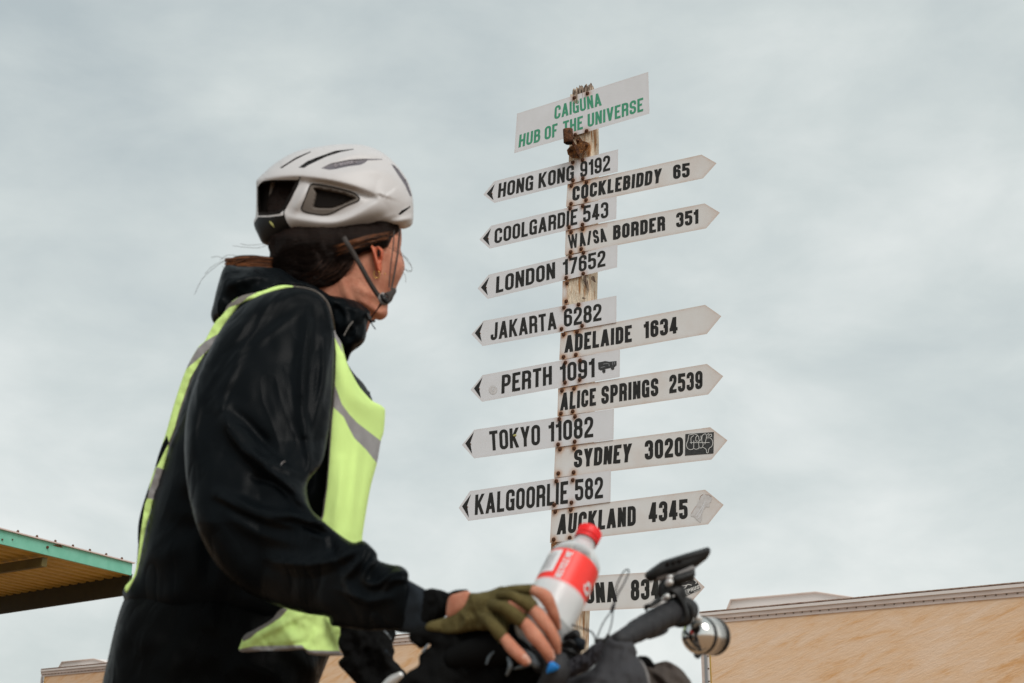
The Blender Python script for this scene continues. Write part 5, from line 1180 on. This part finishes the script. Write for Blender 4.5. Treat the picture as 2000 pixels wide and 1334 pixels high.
v, f = tube([P(836, 1259, 1.71), P(826, 1272, 1.708)], [.0012, .0018], seg=6, n=2); obj('reflective_piping', v, f, M['lever'], bike)
# clutter at the bar: light mount, cables, clip
inflate('bar_clamp', [(1094, 1210), (1098, 1216), (1118, 1222), (1116, 1232), (1114, 1240), (1100, 1244), (1088, 1236), (1086, 1218)], 1.66, M['black_plastic'], bike, asp=.9, cap=.02, step=3)
tobj('knob', [P(1100, 1247, 1.65), P(1112, 1242, 1.646), P(1124, 1238, 1.644), P(1128, 1242, 1.642)], [.003, .004, .0055, .004], M['black_plastic'], bike, seg=12)
tobj('knob', [P(1126, 1250, 1.645), P(1134, 1256, 1.64), P(1137, 1264, 1.64)], [.004, .0065, .004], M['softshell'], bike, seg=12)
tobj('cable', [P(1096, 1262, 1.65), P(1112, 1252, 1.64), P(1126, 1262, 1.64), P(1128, 1275, 1.65)], .0022, M['black_plastic'], bike, seg=8)
tobj('cable', [P(1088, 1275, 1.65), P(1108, 1270, 1.638), P(1124, 1278, 1.64), P(1112, 1290, 1.65)], .0024, M['black_plastic'], bike, seg=8)
# grey bag with ruffled collar
yb2 = lambda x, y: 1.66 + 0.0 * x
inflate('feed_bag', [(1206, 1232), (1222, 1224), (1236, 1236), (1238, 1257), (1245, 1274), (1243, 1281), (1256, 1293), (1264, 1308), (1270, 1334), (1275, 1420), (1200, 1500), (1100, 1480), (1060, 1400), (1070, 1345), (1082, 1332), (1112, 1325), (1140, 1314), (1162, 1300), (1172, 1276), (1176, 1254), (1188, 1244)],
        yb2, M['bag'], bike, asp=.9, cap=.065, step=5, ridges=[([(1236, 1262), (1246, 1290), (1254, 1334)], .008, 7, 5), ([(1225, 1268), (1232, 1300), (1236, 1334)], .006, 10, 9), ([(1186, 1250), (1200, 1256), (1224, 1258)], .006, 7, 8), ([(1238, 1258), (1226, 1268), (1216, 1290)], .005, 6, 9), ([(1090, 1334), (1150, 1322), (1200, 1330)], .005, 8, 8)],
        wrinkle=.006, wfreq=18, regions=[('edge_piping', [(1243, 1279), (1252, 1292), (1260, 1308), (1266, 1334), (1270, 1420), (1285, 1420), (1280, 1300), (1250, 1270)], 0, M['bag_edge'])])
rf = inflate('ruffled_collar', [(1068, 1318), (1070, 1306), (1080, 1298), (1094, 1296), (1112, 1288), (1130, 1280), (1144, 1270), (1156, 1260), (1168, 1254), (1176, 1252), (1176, 1270), (1170, 1288), (1158, 1303), (1140, 1314), (1112, 1325), (1090, 1330), (1074, 1332)], 1.615, M['ruffle'], bike, asp=1.0, cap=.016, step=2.6,
        ridges=[([(x + 2, y - 13 + 3), (x - 3, y + 14)], .006, 2.2, 3.2) for x, y in ((1078, 1316), (1090, 1314), (1102, 1309), (1114, 1305), (1126, 1299), (1138, 1293), (1150, 1284), (1161, 1274))] + [([(1080, 1300), (1112, 1290), (1144, 1272), (1170, 1257)], .006, 3, 3)], wrinkle=.004, wfreq=70)
inflate('blue_tab', [(1067, 1315.5), (1069, 1304), (1073, 1294), (1080, 1291.5), (1087, 1297), (1093, 1302), (1089, 1308), (1080, 1312)], 1.582, M['blue'], bike, asp=.5, cap=.004, step=2, smooth_outline=False)
for k in range(6):
    a = (1070 + k * 3.2, 1299 - (k > 1) * 3 + k * .4); b = (1070.5 + k * 3.6, 1313 - k * 1.6)
    tobj('blue_rib', [P(a[0] + 2, a[1], 1.5765), P((a[0] + b[0]) / 2 + 1, (a[1] + b[1]) / 2, 1.5755), P(b[0], b[1], 1.5765)], .00045, M['blue_dark'], bike, seg=5)
# brown pouch
inflate('frame_pouch', [(1246, 1286), (1262, 1289), (1276, 1296), (1286, 1294), (1302, 1291), (1318, 1298), (1333, 1309), (1343, 1322), (1352, 1338), (1365, 1400), (1330, 1470), (1270, 1460), (1250, 1380)], 1.74, M['bag_brown'], bike, asp=.8, cap=.05, step=5,
        ridges=[([(1260, 1300), (1290, 1322), (1320, 1350)], .010, 7, 6), ([(1282, 1300), (1306, 1302), (1330, 1318)], -.006, 5, 5), ([(1310, 1300), (1330, 1322), (1345, 1350)], .006, 6, 6)], wrinkle=.010, wfreq=30)
tobj('pouch_roll', [P(1250, 1288, 1.70), P(1262, 1292, 1.69), P(1275, 1300, 1.69)], [.004, .006, .003], M['black_cloth'], bike, seg=10)
# cord loops
tobj('elastic_cord', [P(1197, 1190, 1.64), P(1200, 1170, 1.64), P(1205, 1143, 1.64), P(1216, 1120, 1.64), P(1224, 1112.5, 1.64), P(1228, 1117, 1.64), P(1219, 1139, 1.64), P(1206, 1162, 1.64), P(1198, 1188, 1.64)], .00085, M['ruffle'], bike, seg=6, n=7)
tobj('elastic_cord', [P(1166, 1245, 1.64), P(1178, 1217, 1.64), P(1196, 1191, 1.64)], .00075, M['ruffle'], bike, seg=6)
tobj('elastic_cord', [P(1189, 1237, 1.64), P(1195, 1215, 1.64), P(1197, 1191, 1.64)], .00075, M['ruffle'], bike, seg=6)
tobj('cord_knot', [P(1195, 1193, 1.64), P(1198, 1184, 1.64)], .0022, M['ruffle'], bike, seg=8)
tobj('elastic_cord', [P(1118, 1221, 1.65), P(1136, 1227, 1.65), P(1156, 1235, 1.65), P(1164, 1250, 1.65)], .0010, M['ruffle'], bike, seg=6)
inflate('cord_lock', [(1180, 1246), (1187, 1236), (1191, 1241), (1186, 1248), (1178, 1256), (1166, 1258), (1160, 1252), (1168, 1246)], 1.625, M['black_plastic'], bike, asp=.9, cap=.01, step=2)
# aero bar with tape wraps
ax_pts = [(1212, 1250, 1.655), (1226, 1243, 1.665), (1246, 1231, 1.68), (1266, 1221, 1.695), (1285, 1210, 1.71), (1305, 1201, 1.725), (1322, 1196, 1.74), (1340, 1192, 1.755)]
rpx = [17, 19, 22, 23.5, 24, 24.5, 24, 24]
a = cr([(*p, r) for p, r in zip(ax_pts, rpx)], 9); pts = []; rad = []
for i, q in enumerate(a):
    ph = (i * 0.128) % 1.0; pts.append(P(q[0], q[1], q[2])); rad.append((q[3] + (1.3 * (1 - ph) - .6)) * q[2] / FPX)
v, f = tube(pts, rad, seg=28, n=1, cap='round'); ab = obj('aero_bar', v, f, M['bar_tape'], bike)
tobj('cable_bump', [P(1268, 1244, 1.695), P(1285, 1238, 1.705), P(1298, 1231, 1.712), P(1303, 1222, 1.72)], [.003, .0035, .004, .003], M['bar_tape'], ab, seg=10)
# clamp ring round the bar
c0 = P(1318, 1188, 1.737); dn = (P(1340, 1192, 1.755) - P(1305, 1201, 1.725)).normalized()
rr = []
uu = dn.cross(ZU).normalized(); ww = uu.cross(dn)
c0 = P(1329, 1194, 1.742)
ringpts = [c0 + uu * math.cos(t) * .0175 + ww * math.sin(t) * .0185 for t in np.linspace(0, 2 * math.pi, 25)]
V, F = [], []
for k in range(24):
    t = 2 * math.pi * k / 24; rd = uu * math.cos(t) + ww * math.sin(t)
    for (dh, r) in ((-.0045, .0150), (-.0045, .0192), (.0045, .0192), (.0045, .0150)): V.append(c0 + rd * r + dn * dh)
for k in range(24):
    for j in range(4): F.append((k * 4 + j, k * 4 + (j + 1) % 4, ((k + 1) % 24) * 4 + (j + 1) % 4, ((k + 1) % 24) * 4 + j))
cl = obj('clamp', V, F, M['black_plastic'], bike)
inflate('clamp_body', [(1288, 1155), (1300, 1148), (1312, 1144), (1326, 1140), (1336, 1146), (1341, 1160), (1340, 1170), (1344, 1182), (1347, 1197), (1344, 1214), (1336, 1221), (1330, 1221), (1324, 1226), (1318, 1218), (1328, 1208), (1332, 1192), (1324, 1172), (1312, 1160), (1310, 1172), (1296, 1174), (1288, 1168)], 1.725, M['black_plastic'], bike, asp=.9, cap=.012, step=3,
        ridges=[([(1306, 1148), (1322, 1162), (1336, 1186), (1342, 1205)], .004, 4, 4)])
# out-front arm and disc
inflate('mount_arm', [(1284, 1145), (1292, 1134), (1302, 1128), (1330, 1126), (1352, 1124), (1356, 1133), (1340, 1138), (1332, 1142), (1322, 1152), (1310, 1168), (1292, 1172), (1284, 1164)], 1.728, M['black_plastic'], bike, asp=.9, cap=.014, step=3)
for x, y, r in ((1305, 1139, .0040), (1299.5, 1167, .0034), (1306, 1129.5, .003)):
    p = P(x, y, 1.712); v, f = tube([p, p + Vector((.002, -.003, .001))], r, seg=12, n=2); obj('bolt', v, f, M['silver'], bike)
tobj('bolt', [P(1292, 1171, 1.713), P(1298, 1168, 1.711)], .0016, M['silver'], bike, seg=8)
tobj('cable_guide', [P(1262, 1190, 1.69), P(1262, 1185, 1.69), P(1272, 1182, 1.69), P(1286, 1172, 1.70)], [.002, .0028, .0028, .004], M['black_plastic'], bike, seg=8)
# brake bar behind: handlebar, stem, and the rest of the bicycle below the frame
tobj('handlebar', [P3(0.02, 1.66, .80), P3(0.05, 1.60, .86), P(1060, 1290, 1.67), P(1100, 1275, 1.80), P3(0.06, 2.0, .90), P3(0.0, 2.08, .86)], .015, M['bar_tape'], bike, seg=12)
tobj('stem', [P3(0.07, 1.85, .86), P3(-0.02, 1.86, .82)], .016, M['frame'], bike, seg=12, n=1)
HT, BB, SC, RA, FA = P3(-0.03, 1.86, .80), P3(-0.42, 1.93, .30), P3(-0.56, 1.95, .74), P3(-0.84, 2.0, .35), P3(0.16, 1.82, .35)
for nm, a, b, r in (('top_tube', HT - ZU * .05, SC - ZU * .04, .016), ('down_tube', HT - ZU * .12, BB, .022), ('seat_tube', SC, BB, .016), ('head_tube', HT, HT - ZU * .14 + P3(.03, 0, 0), .02)):
    tobj(nm, [a, b], r, M['frame'], bike, seg=10, n=1)
for s in (-.05, .05):
    o_ = P3(0, s, 0); tobj('chain_stay', [BB + o_ * .5, RA + o_], .009, M['frame'], bike, seg=8, n=1); tobj('seat_stay', [SC - ZU * .06 + o_ * .3, RA + o_], .008, M['frame'], bike, seg=8, n=1); tobj('fork_blade', [HT - ZU * .16 + P3(.03, 0, 0) + o_ * .6, FA + o_], .011, M['frame'], bike, seg=8, n=1)
hx = (FA - RA).normalized(); hx.z = 0; hx.normalize()
for c in (RA, FA):
    wpts = [c + hx * math.cos(t) * .33 + ZU * math.sin(t) * .33 for t in np.linspace(0, 2 * math.pi, 37)]
    v, f = tube(wpts, .019, seg=10, n=1, cap='flat'); wh = obj('wheel', v, f, M['tyre'], bike)
    for k in range(24):
        t = 2 * math.pi * k / 24; v, f = tube([c, c + hx * math.cos(t) * .315 + ZU * math.sin(t) * .315], .001, seg=4, n=1, cap='flat'); obj('spoke', v, f, M['silver'], wh)
    v, f = tube([c - P3(0, .05, 0), c + P3(0, .05, 0)], .018, seg=10, n=1); obj('hub', v, f, M['silver'], wh)
tobj('saddle', [SC + P3(-.14, 0, .045), SC + P3(0, 0, .05), SC + P3(.12, 0, .035)], [.05, .045, .018], M['black_plastic'], bike, seg=14, flat=.4, up=(0, 0, 1))
cw = [BB + hx * math.cos(t) * .085 + ZU * math.sin(t) * .085 - P3(0, .05, 0) for t in np.linspace(0, 2 * math.pi, 25)]
tobj('chainring', cw, .004, M['silver'], bike, seg=6, n=1)
for s in (-1, 1):
    tobj('crank', [BB + P3(0, s * .07, 0), BB + hx * s * .12 + P3(0, s * .08, -.12)], .009, M['frame'], bike, seg=8, n=1)
    v, f = box(BB + hx * s * .12 + P3(0, s * .12, -.12), P3(.05, 0, 0), P3(0, .04, 0), P3(0, 0, .009)); obj('pedal', v, f, M['black_plastic'], bike, smooth=False)

# ================================================================== COMPUTER, BELL (things on the bar)
comp = thing('bike_computer', 'black bike computer tilted on its mount at the end of the aero bar', 'bike computer', tuple(P(1330, 1100, 1.73)))
fr_ = inflate('case', [(1258.7, 1122.4), (1263, 1117), (1272, 1110), (1292, 1096), (1300, 1093), (1340, 1080.5), (1381.6, 1068.3), (1386, 1070), (1388, 1074.5), (1387.4, 1080.5), (1380.4, 1092), (1369, 1101), (1357, 1110.3), (1340, 1116), (1306, 1124), (1284, 1133), (1268, 1138), (1264, 1134), (1260.6, 1129)], 1.735, M['black_plastic'], comp, asp=1.1, cap=.026, step=3, smooth_outline=False,
              ridges=[([(1294, 1099), (1340, 1085), (1382, 1073)], .004, 3, 5), ([(1294, 1099), (1280, 1112), (1266, 1130)], .003, 4, 4)])
cf = SURF['case']
def cs(x, y, o_=0.0): return P(x, y, surfY('case', x, y) - o_)
for q in (((1299, 1099), (1306, 1097), (1308, 1103), (1301, 1106)), ((1310, 1097), (1318, 1094), (1319, 1100), (1312, 1103)), ((1322, 1094), (1329, 1091), (1332, 1096), (1325, 1099))):
    c_ = np.mean(q, axis=0); v, f = tube([cs(*c_) , cs(c_[0] + .3, c_[1], .001)], .0028, seg=8, n=1); obj('button', v, f, M['helmet_hole'], fr_)
inflate('case_base', [(1283, 1134), (1284, 1128), (1304, 1121), (1309, 1124), (1307, 1130), (1292, 1135)], 1.728, M['soffit'] if False else M['bag_brown'], comp, asp=.5, cap=.005, step=2)
inflate('quarter_turn_disc', [(1318, 1122), (1326, 1116), (1340, 1110), (1350, 1105), (1356, 1106), (1358, 1112), (1352, 1117), (1338, 1121), (1324, 1125)], 1.722, M['bag_edge'], comp, asp=.9, cap=.012, step=2.5)
inflate('mount_disc', [(1312, 1124), (1330, 1120), (1346, 1115), (1356, 1112), (1358, 1122), (1356, 1127), (1344, 1133), (1326, 1139), (1314, 1138), (1308, 1132)], 1.718, M['black_plastic'], comp, asp=.9, cap=.016, step=2.5)
# bell
bell = thing('bicycle_bell', 'polished steel domed bell with black bands hanging from the end of the aero bar', 'bell', tuple(P(1375, 1245, 1.78)))
g0 = P(1350, 1239, 1.765); g1 = P(1419, 1246, 1.83)
bd = (g1 - g0).normalized(); BL_ = (g1 - g0).length; RB = 36.5 / FPX * 1.79
def bl(pr, m, name, par=bell):
    v, f = lathe(g0, bd, pr, 48); return obj(name, v, f, m, par)
dome = [(RB * .74 * (1 - math.cos(t)), RB * .97 * math.sin(t)) for t in np.linspace(0.01, math.pi / 2, 14)]
d_ = bl(dome, M['chrome'], 'dome')
h0 = RB * .74
bl([(h0, RB * .95), (h0, RB * 1.0), (h0 + .0055, RB * 1.0), (h0 + .0055, RB * .95)], M['black_plastic'], 'band')
h1 = h0 + .0055; h2 = h1 + .023
bl([(h1, RB * .9), (h1, RB * .985), (h1 + .001, RB * .99), (h2, RB * .99), (h2, RB * .9)], M['brushed'], 'barrel')
bl([(h2, RB * .9), (h2, RB * 1.0), (h2 + .007, RB * 1.0), (h2 + .009, RB * .97), (h2 + .0095, .0001)], M['black_plastic'], 'rear_band')
tobj('striker', [P(1358, 1280, 1.765), P(1363, 1282, 1.765), P(1368, 1279, 1.77)], [.002, .003, .002], M['black_plastic'], bell, seg=8)
inflate('bracket', [(1343, 1217), (1344, 1208), (1350, 1202), (1347, 1196), (1347, 1190), (1352, 1187), (1358, 1189), (1360, 1196), (1364, 1199), (1370, 1204), (1373, 1210), (1366, 1213), (1356, 1212), (1350, 1217)], 1.76, M['silver'], bell, asp=.9, cap=.007, step=2)
p = P(1352, 1194, 1.7535); v, f = tube([p, p + Vector((0, -.0012, 0))], .0013, seg=8, n=1); obj('rivet', v, f, M['helmet_hole'], bell)
